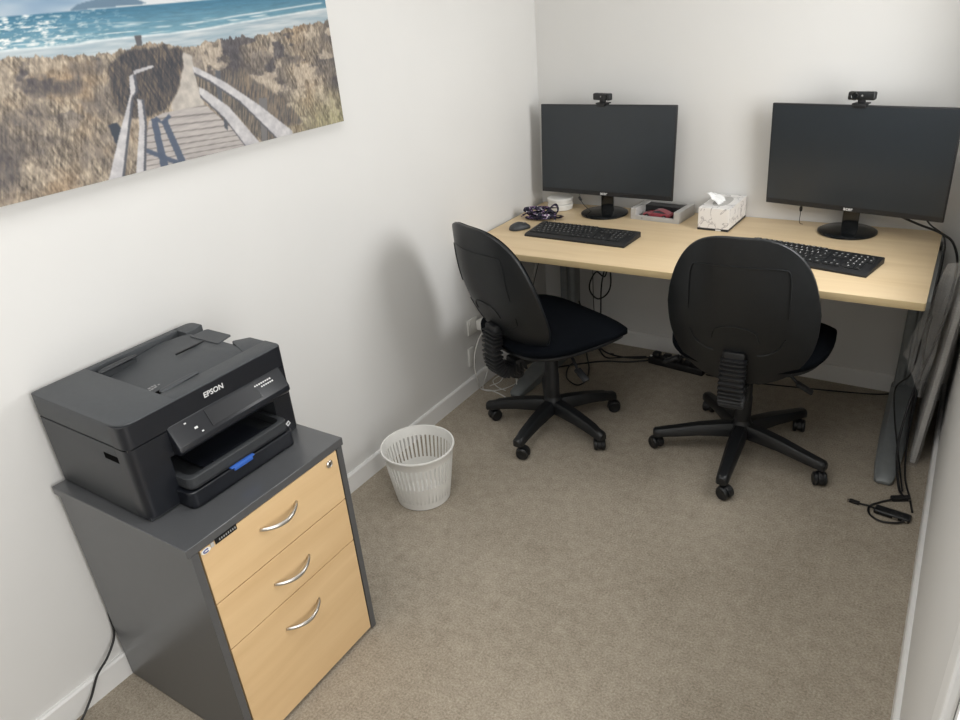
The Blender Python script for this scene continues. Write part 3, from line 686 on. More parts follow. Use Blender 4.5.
# ------------------------------------------------------------------ keyboards
KEYW = .0177
def make_keyboard(label, loc, rz, w=.462, d=.165, legends=True):
    k = thing('keyboard', label, 'keyboard', loc, rz, 'black keyboards on the desk')
    bm = bmesh.new()
    prof = [(0, 0), (d, 0), (d, .021), (d - .004, .024), (.012, .013), (0, .007)]
    extrude(bm, prof, -w / 2, w / 2, axis='x', bev=.003)
    for v in bm.verts: v.co.y -= d / 2
    case = fin('keyboard_case', bm, PLASD, k)
    sl = (.024 - .013) / (d - .016)
    def top(y): return .013 + (y + d / 2 - .012) * sl
    rows = [("`1234567890-=", 0), ("QWERTYUIOP[]", 1.5), ("ASDFGHJKL;'", 1.8), ("ZXCVBNM,./", 2.3)]
    P = KEYW + .0011; x0 = -w / 2 + .014; ytop = d / 2 - .016; Py = (d - .030) / 6.0
    keys = []
    n = 0
    for j in range(13): keys.append((x0 + (j + .5) * P + (.25 * P * (j > 0)) + .25 * P * (j > 4) + .2 * P * (j > 8), ytop, 1, .75, ''))
    ys = [ytop - 1.0 * Py - i * Py for i in range(5)]
    for j, ch in enumerate(rows[0][0]): keys.append((x0 + (j + .5) * P, ys[0], 1, 1, ch))
    keys.append((x0 + 14 * P, ys[0], 2, 1, '<'))
    keys.append((x0 + .75 * P, ys[1], 1.5, 1, '')); [keys.append((x0 + (1.5 + j + .5) * P, ys[1], 1, 1, ch)) for j, ch in enumerate(rows[1][0])]; keys.append((x0 + 14.25 * P, ys[1], 1.5, 1, '\\'))
    keys.append((x0 + .9 * P, ys[2], 1.8, 1, '')); [keys.append((x0 + (1.8 + j + .5) * P, ys[2], 1, 1, ch)) for j, ch in enumerate(rows[2][0])]; keys.append((x0 + 13.9 * P, ys[2], 2.2, 1, ''))
    keys.append((x0 + 1.15 * P, ys[3], 2.3, 1, '')); [keys.append((x0 + (2.3 + j + .5) * P, ys[3], 1, 1, ch)) for j, ch in enumerate(rows[3][0])]; keys.append((x0 + 13.65 * P, ys[3], 2.7, 1, ''))
    for a, b in ((0, 1.4), (1.4, 2.6), (2.6, 3.9), (3.9, 9.9), (9.9, 11.2), (11.2, 12.4), (12.4, 13.6), (13.6, 15)): keys.append((x0 + (a + b) / 2 * P, ys[4], b - a, 1, ''))
    xb = x0 + 15.3 * P
    for i in (0, 1):
        for j in range(3): keys.append((xb + (j + .5) * P, ys[i], 1, 1, ''))
    keys.append((xb + 1.5 * P, ys[3], 1, 1, '^')); [keys.append((xb + (j + .5) * P, ys[4], 1, 1, '')) for j in range(3)]
    xn = xb + 3.35 * P
    dig = ('', '/', '*', '-'), ('7', '8', '9', '+'), ('4', '5', '6'), ('1', '2', '3')
    for i, r_ in enumerate(dig):
        for j, ch in enumerate(r_): keys.append((xn + (j + .5) * P, ys[i], 1, 1, ch))
    keys.append((xn + P, ys[4], 2, 1, '0')); keys.append((xn + 2.5 * P, ys[4], 1, 1, '.'))
    keys = keys[-100:]
    cache = {}
    sh = .0 ; ang = math.atan(sl)
    scale = (w - .028) / ((xn + 4 * P) - x0)
    for (x, y, kw, kh, ch) in keys:
        key = (kw, kh); x = -w / 2 + .014 + (x - x0) * scale
        if key not in cache:
            b2 = bmesh.new(); a = kw * P * scale / 2 - .0009; b = kh * Py / 2 - .0009
            vs = [[b2.verts.new((sx * (a - o), sy * (b - o), z)) for sx, sy in ((-1, -1), (1, -1), (1, 1), (-1, 1))] for o, z in ((0, 0), (.0003, .003), (.0016, .0052))]
            for r1, r2 in zip(vs, vs[1:]):
                for q in range(4): b2.faces.new((r1[q - 1], r1[q], r2[q], r2[q - 1]))
            b2.faces.new(vs[-1]); b2.faces.new(vs[0][::-1]); bmesh.ops.recalc_face_normals(b2, faces=b2.faces[:])
            me = bpy.data.meshes.new('keycap'); b2.to_mesh(me); b2.free(); me.materials.append(KEYM); cache[key] = me
        o = bpy.data.objects.new('keycap', cache[key]); COL.objects.link(o); o.parent = k; o.location = (x, y, top(y) - .0005); o.rotation_euler = (ang, 0, 0)
    # legends: one lettering mesh
    if legends:
        c = bmesh.new()
        for (x, y, kw, kh, ch) in keys:
            x = -w / 2 + .014 + (x - x0) * scale
            if not ch:
                box(c, x - .004, x + .002, y - .0005, y + .0012, top(y) + .0046, top(y) + .0052); continue
            cu = bpy.data.curves.new('l', 'FONT'); cu.body = ch; cu.size = .0115; cu.align_x = 'CENTER'; cu.align_y = 'CENTER'; cu.resolution_u = 1; cu.offset = .0003
            ob = bpy.data.objects.new('l', cu); COL.objects.link(ob); dg = bpy.context.evaluated_depsgraph_get(); dg.update()
            me = bpy.data.meshes.new_from_object(ob.evaluated_get(dg)); bpy.data.objects.remove(ob); bpy.data.curves.remove(cu)
            me.transform(Matrix.Translation((x - .002, y + .001, top(y) + .0052)) @ Matrix.Rotation(ang, 4, 'X')); c.from_mesh(me); bpy.data.meshes.remove(me)
        me = bpy.data.meshes.new('key_lettering'); c.to_mesh(me); c.free(); link('key_lettering', me, INK if legends == 2 else GREYINK, k)
    return k
make_keyboard('black keyboard beside the mouse, in front of the left monitor', (.447, -.487, DH), -.045, .474, .162, 1)
yaw2 = -.205; cc, ss = math.cos(yaw2), math.sin(yaw2)
make_keyboard('black keyboard with white key letters, partly hidden by the right chair', (1.577 - .237 * cc, -.536 - .237 * ss, DH), yaw2, .474, .172, 2)

# webcams on top of the monitors
bpy.context.view_layer.update()
for mon, lab, u, zr, fl in ((M1, 'small black webcam clipped on top of the left monitor', -.018, -.25, 1), (M2_, 'small black webcam clipped on top of the right monitor, lens towards its left', -.004, .0, -1)):
    hs = [c for c in bpy.data.objects if c.parent == mon and c.name.startswith('housing')][0]
    zmax = max(v.co.z for v in hs.data.vertices); tv = [v.co for v in hs.data.vertices if v.co.z > zmax - .006]; ym = min(v.y for v in tv) + .006
    p = mon.matrix_world @ Vector((sum(v.x for v in tv) / len(tv) + u, ym + .004, zmax))
    make_webcam(lab, p, mon.rotation_euler.z + zr, fl)

# ------------------------------------------------------------------ small things on the desk
# mouse
ms = thing('mouse', 'dark grey wireless mouse at the left end of the desk', 'mouse', (.134, -.468, DH), .75 - PI / 2 + .2)
def mouse_body():
    bm = bmesh.new(); nx, ny = 24, 32
    rows = []
    for i in range(ny + 1):
        ph = PI / 2 * i / ny; r = math.cos(ph); z = math.sin(ph); row = []
        for k in range(nx * 2):
            th_ = 2 * PI * k / (nx * 2); o = superpt(th_, .030, .050, 2.5); x, y = o.x * r ** .72, o.y * r ** .72
            hh = .030 * (1 - .38 * max(0, y / .05) - .15 * max(0, -y / .05)) * z ** .85
            row.append(bm.verts.new((x * (1 + .12 * (y < 0) * abs(y) / .05), y, .002 + hh)))
        rows.append(row)
    for a, b in zip(rows, rows[1:]):
        for k in range(len(a)): bm.faces.new((a[k - 1], a[k], b[k], b[k - 1]))
    bm.faces.new(rows[0][::-1]); bmesh.ops.remove_doubles(bm, verts=bm.verts[:], dist=1e-5); return bm
MOUSE = mat('mouse_rubber', (.035, .038, .042), .5, noise_amt=.05)
fin('mouse_shell', mouse_body(), MOUSE, ms, smooth=True)
bm = bmesh.new(); lathe(bm, [(0, -.003), (.007, -.003), (.0075, 0), (.007, .003), (0, .003)], 20, Matrix.Translation((0, .024, .0205)) @ Matrix.Rotation(PI / 2, 4, 'Y')); fin('scroll_wheel', bm, CHROME, ms)
bm = bmesh.new(); lathe(bm, [(0, 0), (.02, 0), (.02, .003), (0, .003)], 20); fin('glide_pad', bm, PLASD, ms)

# stacked white round pots in the corner
for z, lab in ((0.0, 'white round plastic tub at the bottom of the pair behind the ribbon'), (.029, 'white round plastic tub on top of the pair behind the ribbon')):
    bm = bmesh.new(); lathe(bm, [(0, 0), (.053, 0), (.058, .003), (.059, .017), (.0615, .018), (.0615, .0265), (.059, .029), (.04, .029), (0, .029)], 48)
    o = fin('plastic_tub', bm, WHITEP); o.location = (.155, -.105, DH + z); tag(o, lab, 'tub', 'white tubs in the desk corner')

# crumpled patterned lanyard
bm = bmesh.new(); rnd = random.Random(11)
def strand(n, cx, cy, rx, ry, h, ph):
    pts = []
    for k in range(n):
        a = ph + k * 2 * PI / n * rnd.choice((1, 1, 2)) ; pts.append((cx + rx * math.cos(a) * rnd.uniform(.5, 1), cy + ry * math.sin(a) * rnd.uniform(.45, 1), .006 + h * rnd.random() ** 1.6))
    return pts
for i in range(7): tube(bm, strand(8, rnd.uniform(-.02, .02), rnd.uniform(-.012, .012), .086, .048, .042, i), .0078, 6, 8, closed=True, flat=.22)
tube(bm, [(.02, .0, .02), (.04, .03, .048), (.065, .02, .062), (.082, -.005, .045), (.07, -.02, .02), (.075, -.035, .006)], .006, 6, 8, flat=.25)
tube(bm, [(-.10, .0, .008), (-.075, .022, .02), (-.03, .02, .045), (.02, .025, .05), (.05, .01, .03)], .006, 6, 8, flat=.25)
zmin = min(v.co.z for v in bm.verts)
for v in bm.verts: v.co.z = max(v.co.z, .0012)
ly = fin('lanyard', bm, LANY, smooth=True); ly.location = (.150, -.290, DH); ly.rotation_euler = (0, 0, .2)
tag(ly, 'tangled dark patterned ribbon lanyard behind the mouse', 'lanyard')

# grey display tray with a red toy car
ty = thing('display_tray', 'grey cardboard tray with a cut-out front holding the red toy car', 'tray', (.667, -.105, DH), -.10)
bm = bmesh.new(); w, d, h = .232, .165, .050
box(bm, -w / 2, w / 2, -d / 2, d / 2, .0, .004, bev=.001)
box(bm, -w / 2, w / 2, d / 2 - .018, d / 2, .004, h, bev=.0015)
for s in (-1, 1): box(bm, min(s * w / 2, s * (w / 2 - .026)), max(s * w / 2, s * (w / 2 - .026)), -d / 2 + .0, d / 2 - .018, .004, h, bev=.0015)
box(bm, -w / 2 + .026, w / 2 - .026, -d / 2, -d / 2 + .012, .004, .019, bev=.001)
fin('tray_body', bm, GREYCARD, ty, smooth=False)
bm = bmesh.new(); box(bm, -w / 2 + .027, w / 2 - .027, -d / 2 + .013, d / 2 - .019, .004, .0055); box(bm, -w / 2 + .027, w / 2 - .027, .012, d / 2 - .019, .0055, .044, bev=.001); fin('tray_insert', bm, DARKCARD, ty, smooth=False)
bm = bmesh.new(); box(bm, -.064, -.056, 0, .006, 0, .0005, M=frame((0, -d / 2 - .0003, .006), (1, 0, 0), (0, 0, 1))); fin('tray_mark', bm, GREYINK, ty, smooth=False)
car = thing('toy_car', 'small red toy coupe inside the grey tray', 'toy', (.660, -.145, DH + .0056), -.13)
bm = bmesh.new()
secs = [(-.066, .010, .016, .017), (-.062, .007, .020, .023), (-.045, .006, .024, .0245), (-.022, .006, .026, .025), (-.004, .006, .027, .026), (.02, .006, .027, .026), (.045, .006, .026, .0255), (.062, .007, .023, .024), (.067, .011, .019, .019)]
rings = []
for (x, z0, z1, hw) in secs: rings.append([bm.verts.new((x, a * hw, z)) for a, z in ((-.9, z0), (.9, z0), (1, z0 + (z1 - z0) * .4), (.86, z1), (0, z1 + .0015), (-.86, z1), (-1, z0 + (z1 - z0) * .4))])
for r1, r2 in zip(rings, rings[1:]):
    for k in range(7): bm.faces.new((r1[k - 1], r1[k], r2[k], r2[k - 1]))
bm.faces.new(rings[0]); bm.faces.new(rings[-1][::-1])
box(bm, .056, .064, -.021, .021, .0235, .026, bev=.001)
rings = []
for (x, z1, hw) in ((-.030, .025, .021), (-.006, .038, .0175), (.018, .0395, .0175), (.040, .034, .018), (.060, .0245, .02)): rings.append([bm.verts.new((x, a * hw * q, z)) for a, q, z in ((-1, 1.15, .022), (1, 1.15, .022), (1, 1, z1), (-1, 1, z1))])
for r1, r2 in zip(rings, rings[1:]):
    for k in range(4): bm.faces.new((r1[k - 1], r1[k], r2[k], r2[k - 1]))
bm.faces.new(rings[0]); bm.faces.new(rings[-1][::-1])
fin('car_body', bm, REDP, car)
bm = bmesh.new()
for s in (-1, 1):
    vs = [bm.verts.new((x, s * y, z)) for x, y, z in ((-.020, .0205, .0275), (-.004, .0180, .0365), (.018, .0180, .0375), (.034, .0190, .0335), (.046, .0212, .0275))]
    bm.faces.new(vs if s < 0 else vs[::-1])
    vs2 = [bm.verts.new((v.co.x, v.co.y - s * .0012, v.co.z)) for v in vs]; bm.faces.new(vs2[::-1] if s < 0 else vs2)
fin('car_windows', bm, GLASSD, car, smooth=False)
for x in (-.042, .042):
    for s in (-1, 1):
        bm = bmesh.new(); lathe(bm, [(0, -.0045), (.0095, -.0045), (.0102, -.003), (.0102, .003), (.0095, .0045), (.007, .0045), (.006, .003), (0, .003)], 20, Matrix.Translation((x, s * .0235, .0102)) @ Matrix.Rotation(-s * PI / 2, 4, 'X')); wh = fin('wheel', bm, PLASD, car)
        bm = bmesh.new(); lathe(bm, [(0, .003), (.0055, .003), (.005, .0045), (0, .005)], 12, Matrix.Translation((x, s * .0235, .0102)) @ Matrix.Rotation(-s * PI / 2, 4, 'X')); fin('hub_cap', bm, CHROME, wh)

# tissue box
tb = thing('tissue_box', 'white marbled tissue box with a tissue pulled out', 'tissue box', (.938, -.128, DH), -.035)
w, d, h = .128, .238, .094
bm = bmesh.new()
ov = [superpt(2 * PI * k / 32, .034, .078, 2.4) for k in range(32)]
box(bm, -w / 2, w / 2, -d / 2, d / 2, .008, h, bev=.001, seg=1)
fin('carton', bm, MARBLE, tb, smooth=False)
bm = bmesh.new(); box(bm, -w / 2 - .0005, w / 2 + .0005, -d / 2 - .0005, d / 2 + .0005, 0, .0095); bs = fin('carton_base', bm, DARKCARD, tb, smooth=False)
bm = bmesh.new(); box(bm, .012, .034, -d / 2 - .0012, -d / 2, .001, .007); fin('base_tab', bm, WHITEP, bs, smooth=False)
bm = bmesh.new(); extrude(bm, ov, h, h + .0006); fin('opening', bm, GREYCARD, tb, smooth=False)
bm = bmesh.new(); rnd = random.Random(5); rows = []
for i in range(15):
    u = i / 14; row = []
    for j in range(25):
        v = j / 24 * 2 - 1; pk = math.exp(-((v + .55) / .38) ** 2) + .55 * math.exp(-((v - .35) / .4) ** 2)
        y = -.022 + v * .034 * (1 + .5 * u) - .020 * u * pk
        x = .004 - .058 * u ** 1.15 * (.35 + .65 * pk) + .0075 * math.sin(v * 8 + u * 1.5) * (.35 + u)
        z = h - .004 + (.016 + .040 * pk) * math.sin(u * 1.75) + .003 * math.sin(v * 14 + u * 5) + .006 * noise.noise(Vector((u * 4, v * 5, 1))) * u
        row.append(bm.verts.new((x, y, max(z, h + .0008))))
    rows.append(row)
for a, b in zip(rows, rows[1:]):
    for k in range(24): bm.faces.new((a[k], a[k + 1], b[k + 1], b[k]))
tsu = fin('tissue', bm, TISSUE, tb, smooth=True); so_ = tsu.modifiers.new('thickness', 'SOLIDIFY'); so_.thickness = .0008

# ------------------------------------------------------------------ canvas print
# picture content in its own plane: s along the wall, t up from the lower edge
PIC = {"horizon": [(0.305, 0.367), (0.719, 0.375), (1.339, 0.387)], "mountain": [(0.457, 0.369), (0.479, 0.381), (0.522, 0.389), (0.562, 0.397), (0.61, 0.394), (0.659, 0.375)],
 "bush": [(0.514, 0.251), (0.571, 0.274), (0.668, 0.284), (0.723, 0.264), (0.719, 0.234), (0.676, 0.166), (0.629, 0.127), (0.583, 0.121), (0.525, 0.134), (0.495, 0.165)],
 "sandpath": [(0.725, 0.26), (0.75, 0.249), (0.748, 0.212), (0.747, 0.171), (0.755, 0.122), (0.662, 0.122), (0.648, 0.133), (0.692, 0.182), (0.717, 0.225)],
 "board": [(0.579, 0.115), (0.629, 0.127), (0.698, 0.126), (0.758, 0.125), (0.816, 0.063), (0.907, -0.004), (0.52, -0.01), (0.544, 0.05)],
 "railR1": [(0.743, 0.224), (0.759, 0.218), (0.836, 0.174), (0.936, 0.101), (1.045, 0.009), (1.045, -.01), (0.99, -0.01), (0.873, 0.12), (0.788, 0.184), (0.743, 0.21)],
 "railR2": [(0.748, 0.172), (0.764, 0.164), (0.83, 0.111), (0.909, 0.003), (0.909, -.01), (0.866, -0.01), (0.809, 0.085), (0.745, 0.155)],
 "gapR": [(0.747, 0.208), (0.788, 0.184), (0.873, 0.12), (0.99, -0.003), (0.924, -0.004), (0.83, 0.111), (0.764, 0.164), (0.746, 0.174)],
 "postR1": [(0.812, 0.207), (0.829, 0.203), (0.812, 0.119), (0.8, 0.13)], "postR2": [(0.941, 0.118), (0.972, 0.114), (0.941, 0.0), (0.921, 0.0)], "postR3": [(0.809, 0.1), (0.82, 0.086), (0.809, 0.05), (0.8, 0.061)],
 "railL1": [(0.558, 0.221), (0.57, 0.225), (0.564, 0.185), (0.548, 0.173), (0.462, -0.01), (0.424, -0.01), (0.488, 0.092), (0.549, 0.183)],
 "railL1b": [(0.572, 0.232), (0.63, 0.239), (0.631, 0.234), (0.572, 0.223)],
 "railL2": [(0.563, 0.168), (0.574, 0.164), (0.564, 0.106), (0.523, -0.01), (0.501, -0.01), (0.548, 0.104)],
 "postL": [(0.469, 0.122), (0.493, 0.124), (0.504, 0.101), (0.488, 0.092), (0.475, 0.071)], "postfar": [(0.6, 0.308), (0.619, 0.308), (0.615, 0.285), (0.599, 0.285)],
 "sh1": [(0.585, 0.118), (0.602, 0.118), (0.599, -0.01), (0.576, -0.01)], "sh2": [(0.612, 0.107), (0.63, 0.109), (0.656, -0.01), (0.634, -0.01)],
 "sh3": [(0.542, 0.058), (0.636, 0.003), (0.622, -0.004), (0.538, 0.047)], "sh4": [(0.601, 0.122), (0.614, 0.107), (0.639, 0.121), (0.645, 0.114), (0.62, 0.099), (0.593, 0.11)]}
def inside(poly, X, Y):
    r = np.zeros(X.shape, bool); n = len(poly)
    for i in range(n):
        (x1, y1), (x2, y2) = poly[i - 1], poly[i]
        c = ((y1 > Y) != (y2 > Y)) & (X < (x2 - x1) * (Y - y1) / ((y2 - y1) if y2 != y1 else 1e-9) + x1); r ^= c
    return r
def vnoise(X, Y, sx, sy, seed):
    rs = np.random.RandomState(seed); G = rs.rand(512, 512); x = X * sx + 40; y = Y * sy + 40; xi = np.floor(x).astype(int); yi = np.floor(y).astype(int); fx = x - xi; fy = y - yi
    fx = fx * fx * (3 - 2 * fx); fy = fy * fy * (3 - 2 * fy); g = lambda a, b: G[a % 512, b % 512]
    return (g(xi, yi) * (1 - fx) + g(xi + 1, yi) * fx) * (1 - fy) + (g(xi, yi + 1) * (1 - fx) + g(xi + 1, yi + 1) * fx) * fy
S0, S1, T1 = -0.33, 1.276, .62
def fbm(X, Y, sx, sy, seed, o=4, gain=.55):
    t = 0; a = 1; w = 0
    for k in range(o): t = t + a * vnoise(X + .013 * k, Y - .017 * k, sx * 2 ** k, sy * 2 ** k, seed * 7 + k); w += a; a *= gain
    return t / w
def blur(A, n=1):
    for _ in range(n):
        P = np.pad(A, [(1, 1), (1, 1)] + [(0, 0)] * (A.ndim - 2), mode='edge')
        A = (P[1:-1, 1:-1] * 2 + P[:-2, 1:-1] + P[2:, 1:-1] + P[1:-1, :-2] + P[1:-1, 2:]) / 6
    return A
def paint():
    nx, ny = 760, 294
    xs = np.linspace(S0, S1, nx); ys = np.linspace(0, T1, ny); X, Y = np.meshgrid(xs, ys)
    c = lambda *v: np.array(v) / 255.
    B = lambda col: np.broadcast_to(c(*col), X.shape + (3,))
    def mix(a, b, k): return a + (b - a) * np.clip(k, 0, 1)[..., None]
    def put(C, poly, col, dx=0, dy=0, soft=1, k=1.0):
        m = blur(inside(poly, X + dx, Y + dy).astype(float), soft); return mix(C, col, m * k)
    st = np.clip((Y - .36) * 0, 0, 1)
    hz = .36 + .018 * X
    C = mix(B((126, 152, 176)), B((208, 211, 212)), (fbm(X, Y, 3, 12, 1) - .32) * 2.6)
    C = put(C, PIC['mountain'], B((98, 122, 142)))
    foam = np.interp(X, [S0, .281, .376, .54, .673, .824, 1.01, 1.273], [.30, .302, .300, .304, .305, .309, .320, .333]) + .004 * (fbm(X, Y * 0, 9, 1, 5) - .5)
    shore = np.interp(X, [S0, .276, .396, .484, .583, .67, .742, .816, .919, 1.0, 1.136, 1.266, 1.317], [.288, .287, .280, .276, .281, .289, .269, .277, .280, .279, .292, .296, .298])
    sc = mix(B((62, 110, 136)), B((112, 152, 168)), (hz - Y) / .06)
    sc = sc * (.90 + .20 * fbm(X, Y, 30, 260, 3))[..., None]
    gl = np.clip((.66 - X) / .5, 0, 1); sc = mix(sc, B((226, 228, 226)), (fbm(X, Y, 70, 230, 4, 3) - .60 + .24 * gl) * 5 * gl)
    sc = mix(sc, B((206, 216, 218)), (fbm(X, Y, 12, 170, 6, 3) - .60) * 4 * np.clip((.35 - Y) * 40, 0, 1))
    wetc = mix(B((152, 170, 180)), B((196, 202, 204)), (fbm(X, Y, 9, 110, 7) - .3) * 2.2)
    sc = mix(sc, wetc, (foam - Y) / .004 + .5)
    sc = mix(sc, B((222, 226, 226)), np.exp(-((Y - foam) / .0028) ** 2) * (.45 + .6 * fbm(X, Y, 40, 5, 8)))
    sc = mix(sc, B((214, 221, 223)), np.exp(-((Y - foam - .017) / .0022) ** 2) * np.clip((fbm(X, Y * 0, 10, 1, 9) - .42) * 6, 0, 1) * .8)
    C = mix(C, sc, (hz - Y) / .003 + .5)
    # dunes with marram grass
    g1 = fbm(X + .42 * Y, Y, 190, 38, 11, 3); g2 = fbm(X - .35 * Y, Y, 220, 46, 12, 3); g3 = fbm(X, Y, 7, 9, 13, 4); g4 = fbm(X, Y, 26, 30, 14, 4)
    edge = shore + .022 * (fbm(X, Y * 0, 60, 1, 15, 4, .7) - .45); dm = np.clip((edge - Y) / .003 + .5, 0, 1)
    gr = mix(B((92, 84, 78)), B((186, 172, 152)), (.5 * g1 + .5 * g2 - .28) * 2.3)
    gr = mix(gr, B((166, 138, 108)), (g3 - .50) * 3.0 * .7)
    gr = mix(gr, B((84, 80, 82)), (.44 - g3) * 5 * .8)
    gr = mix(gr, B((192, 178, 160)), np.clip((g4 + .4 * (fbm(X, Y, 8, 12, 16) - .5) - .52) * 8, 0, 1) * np.where(X > .78, .75, .45))
    gr = mix(gr, B((78, 76, 82)), np.clip((fbm(X, Y, 16, 26, 17) - .585) * 14, 0, 1) * ((X > .85) | (X < .5)) * np.clip((Y - .10) * 8, 0, 1) * .75)
    gr = mix(gr, B((150, 150, 104)), np.clip((X - .98) * 4, 0, 1) * np.clip((.13 - Y) * 9, 0, 1) * .55 * (g1 + .3))
    gr = gr * (.80 + .38 * fbm(X, Y, 230, 120, 18, 2))[..., None]
    for (px, py, rx, ry, k) in ((.35, .225, .05, .022, .8), (.40, .215, .055, .02, .8), (.30, .165, .05, .03, .55), (.22, .13, .05, .05, .7), (.20, .06, .04, .05, .6), (.46, .25, .05, .02, .6), (.47, .17, .05, .04, .5), (1.17, .235, .05, .014, .6), (1.10, .205, .04, .012, .6), (1.21, .16, .03, .012, .5), (.98, .22, .04, .02, .5), (.44, .07, .06, .05, .3)):
        gr = mix(gr, mix(B((66, 66, 74)), B((118, 108, 100)), g1 * g2 * 2), np.clip(1.25 - ((X - px) / rx) ** 2 - ((Y - py) / ry) ** 2 + 2.2 * (g4 - .5) + 1.2 * (g1 - .5), 0, 1) * k)
    C = mix(C, gr, dm)
    wob = .02 * (g4 - .5)
    C = put(C, PIC['bush'], mix(B((56, 58, 66)), B((122, 108, 94)), (g1 * g2 * 2 - .15)), wob, wob * 1.4, 4, .95 )
    C = put(C, [(.80, .19), (.90, .2), (1.0, .13), (1.1, .03), (1.0, .02), (.86, .13)], mix(B((84, 82, 84)), B((140, 124, 106)), (g2 - .3) * 2), 0, wob, 5, .85)
    C = put(C, PIC['sandpath'], mix(B((158, 152, 146)), B((206, 198, 188)), fbm(X, Y, 60, 60, 19)), wob * .5, 0, 2)
    pl = 1 - .22 * np.clip((np.sin((Y + .05 * X) * (560 - 1000 * Y)) - .55) * 3, 0, 1)
    C = put(C, PIC['board'], mix(B((158, 152, 150)), B((196, 189, 184)), fbm(X, Y, 24, 150, 20)) * pl[..., None], 0, 0, 1)
    lm = (Y < .13).astype(float)
    for k_ in ('sh1', 'sh2', 'sh3', 'sh4'): C = put(C, PIC[k_], B((80, 90, 108)), 0, 0, 1, .95)
    C = put(C, PIC['gapR'], mix(B((84, 82, 82)), B((140, 128, 114)), (g2 - .3) * 2), 0, 0, 1)
    for k_, col in (('postR1', (92, 94, 100)), ('postR2', (116, 114, 114)), ('postR3', (84, 88, 96)), ('postL', (64, 70, 80)), ('postfar', (90, 90, 94))): C = put(C, PIC[k_], B(col), 0, 0, 1)
    for k_ in ('railR1', 'railR2'):
        C = put(C, PIC[k_], B((92, 92, 98)), 0, .007, 1)
    for k_ in ('railL1', 'railL2'): C = put(C, PIC[k_], B((88, 90, 98)), -.007, 0, 1)
    for k_ in ('railR1', 'railR2', 'railL1', 'railL1b', 'railL2'):
        C = put(C, PIC[k_], mix(B((166, 164, 168)), B((216, 213, 212)), fbm(X, Y, 70, 70, 21, 3)), 0, 0, 1)
    return xs, ys, np.clip(C * .97 + .01, 0, 1)
xs, ys, CC = paint()
cv = thing('canvas_print', 'large unframed canvas print of a boardwalk through dunes to the sea', 'picture', (0, -2.66, 1.337), 0)
bm = bmesh.new(); box(bm, .002, .0295, S0, S1, 0, T1, bev=.002, seg=1); fin('stretcher_frame', bm, CANVAS_E, cv, smooth=False)
nx, ny = len(xs), len(ys)
V = np.zeros((ny, nx, 3)); V[..., 0] = .0300; V[..., 1] = xs[None, :]; V[..., 2] = ys[:, None]
idx = np.arange(nx * ny).reshape(ny, nx); F = np.stack([idx[:-1, :-1], idx[:-1, 1:], idx[1:, 1:], idx[1:, :-1]], -1).reshape(-1, 4)
me = bpy.data.meshes.new('printed_picture'); me.from_pydata(V.reshape(-1, 3).tolist(), [], F.tolist())
ca = me.color_attributes.new('picture', 'FLOAT_COLOR', 'POINT')
lin = np.where(CC <= .04045, CC / 12.92, ((CC + .055) / 1.055) ** 2.4); ca.data.foreach_set('color', np.concatenate([lin, np.ones((ny, nx, 1))], -1).astype(np.float32).ravel())
pm = bpy.data.materials.new('printed_canvas'); pm.use_nodes = True; nt = pm.node_tree; an = nt.nodes.new('ShaderNodeVertexColor'); an.layer_name = 'picture'
b = nt.nodes['Principled BSDF']; nt.links.new(an.outputs[0], b.inputs['Base Color']); b.inputs['Roughness'].default_value = .6; b.inputs['Specular IOR Level'].default_value = .3
link('printed_picture', me, pm, cv)

# ------------------------------------------------------------------ wall sockets, plugs, cables
def socket(label, y, z, w, h):
    o = thing('wall_socket', label, 'socket', (0, y, z), 0)
    bm = bmesh.new(); box(bm, 0.0005, .009, -w / 2, w / 2, -h / 2, h / 2, bev=.003); pl = fin('face_plate', bm, WHITEP, o)
    bm = bmesh.new(); box(bm, .009, .0115, -.03, -.018, .012, .030, bev=.001); fin('switch', bm, WHITEP, pl)
    return o
socket('white double power plate on the left wall behind the left chair', -.725, .325, .078, .074)
bm = bmesh.new(); box(bm, .0118, .055, -.025, .025, -.024, .024, bev=.007); box(bm, .055, .066, -.012, .012, -.01, .01, bev=.003)
o = fin('power_plug', bm, WHITEP); o.location = (0, -.683, .322); tag(o, 'white plug in the power plate behind the left chair', 'plug')
o = thing('data_plate', 'small white data plate low on the left wall, below the power plate', 'socket', (0, -.742, .183))
bm = bmesh.new(); box(bm, .0005, .009, -.036, .012, -.045, .045, bev=.003); fin('face_plate', bm, WHITEP, o)
def cable(name, label, cat, pts, r, m, group=None, n=8):
    bm = bmesh.new(); tube(bm, pts, r, n, 8); z = min(v.co.z for v in bm.verts)
    return tag(fin(name, bm, m, smooth=True), label, cat, group)
cable('white_cable', 'white cable hanging from the plug and running across the carpet', 'cable', [(.066, -.69, .318), (.058, -.745, .292), (.05, -.785, .23), (.05, -.80, .157), (.05, -.785, .08), (.03, -.737, .008), (.09, -.728, .005), (.173, -.754, .005), (.23, -.80, .005)], .003, WHITEC)
cable('white_cable', 'thin white cable looped in a coil on the carpet below the sockets', 'cable', [(.018, -.60, .14), (.022, -.66, .06), (.028, -.715, .012), (.06, -.74, .006), (.12, -.70, .006), (.155, -.62, .008), (.12, -.565, .012), (.06, -.58, .014), (.045, -.65, .014), (.10, -.70, .015), (.15, -.71, .012)], .0022, WHITEC)
cable('white_cable', 'thin white cable drooping beside the white adaptor', 'cable', [(.15, -.30, .60), (.135, -.50, .30), (.10, -.61, .09), (.085, -.64, .018), (.05, -.69, .004)], .0022, WHITEC)
o = thing('charger', 'small white adaptor cube hanging behind the left chair', 'charger', (.186, -.673, .085))
bm = bmesh.new(); box(bm, -.018, .018, -.018, .018, 0, .036, bev=.004); fin('adaptor_body', bm, WHITEP, o)
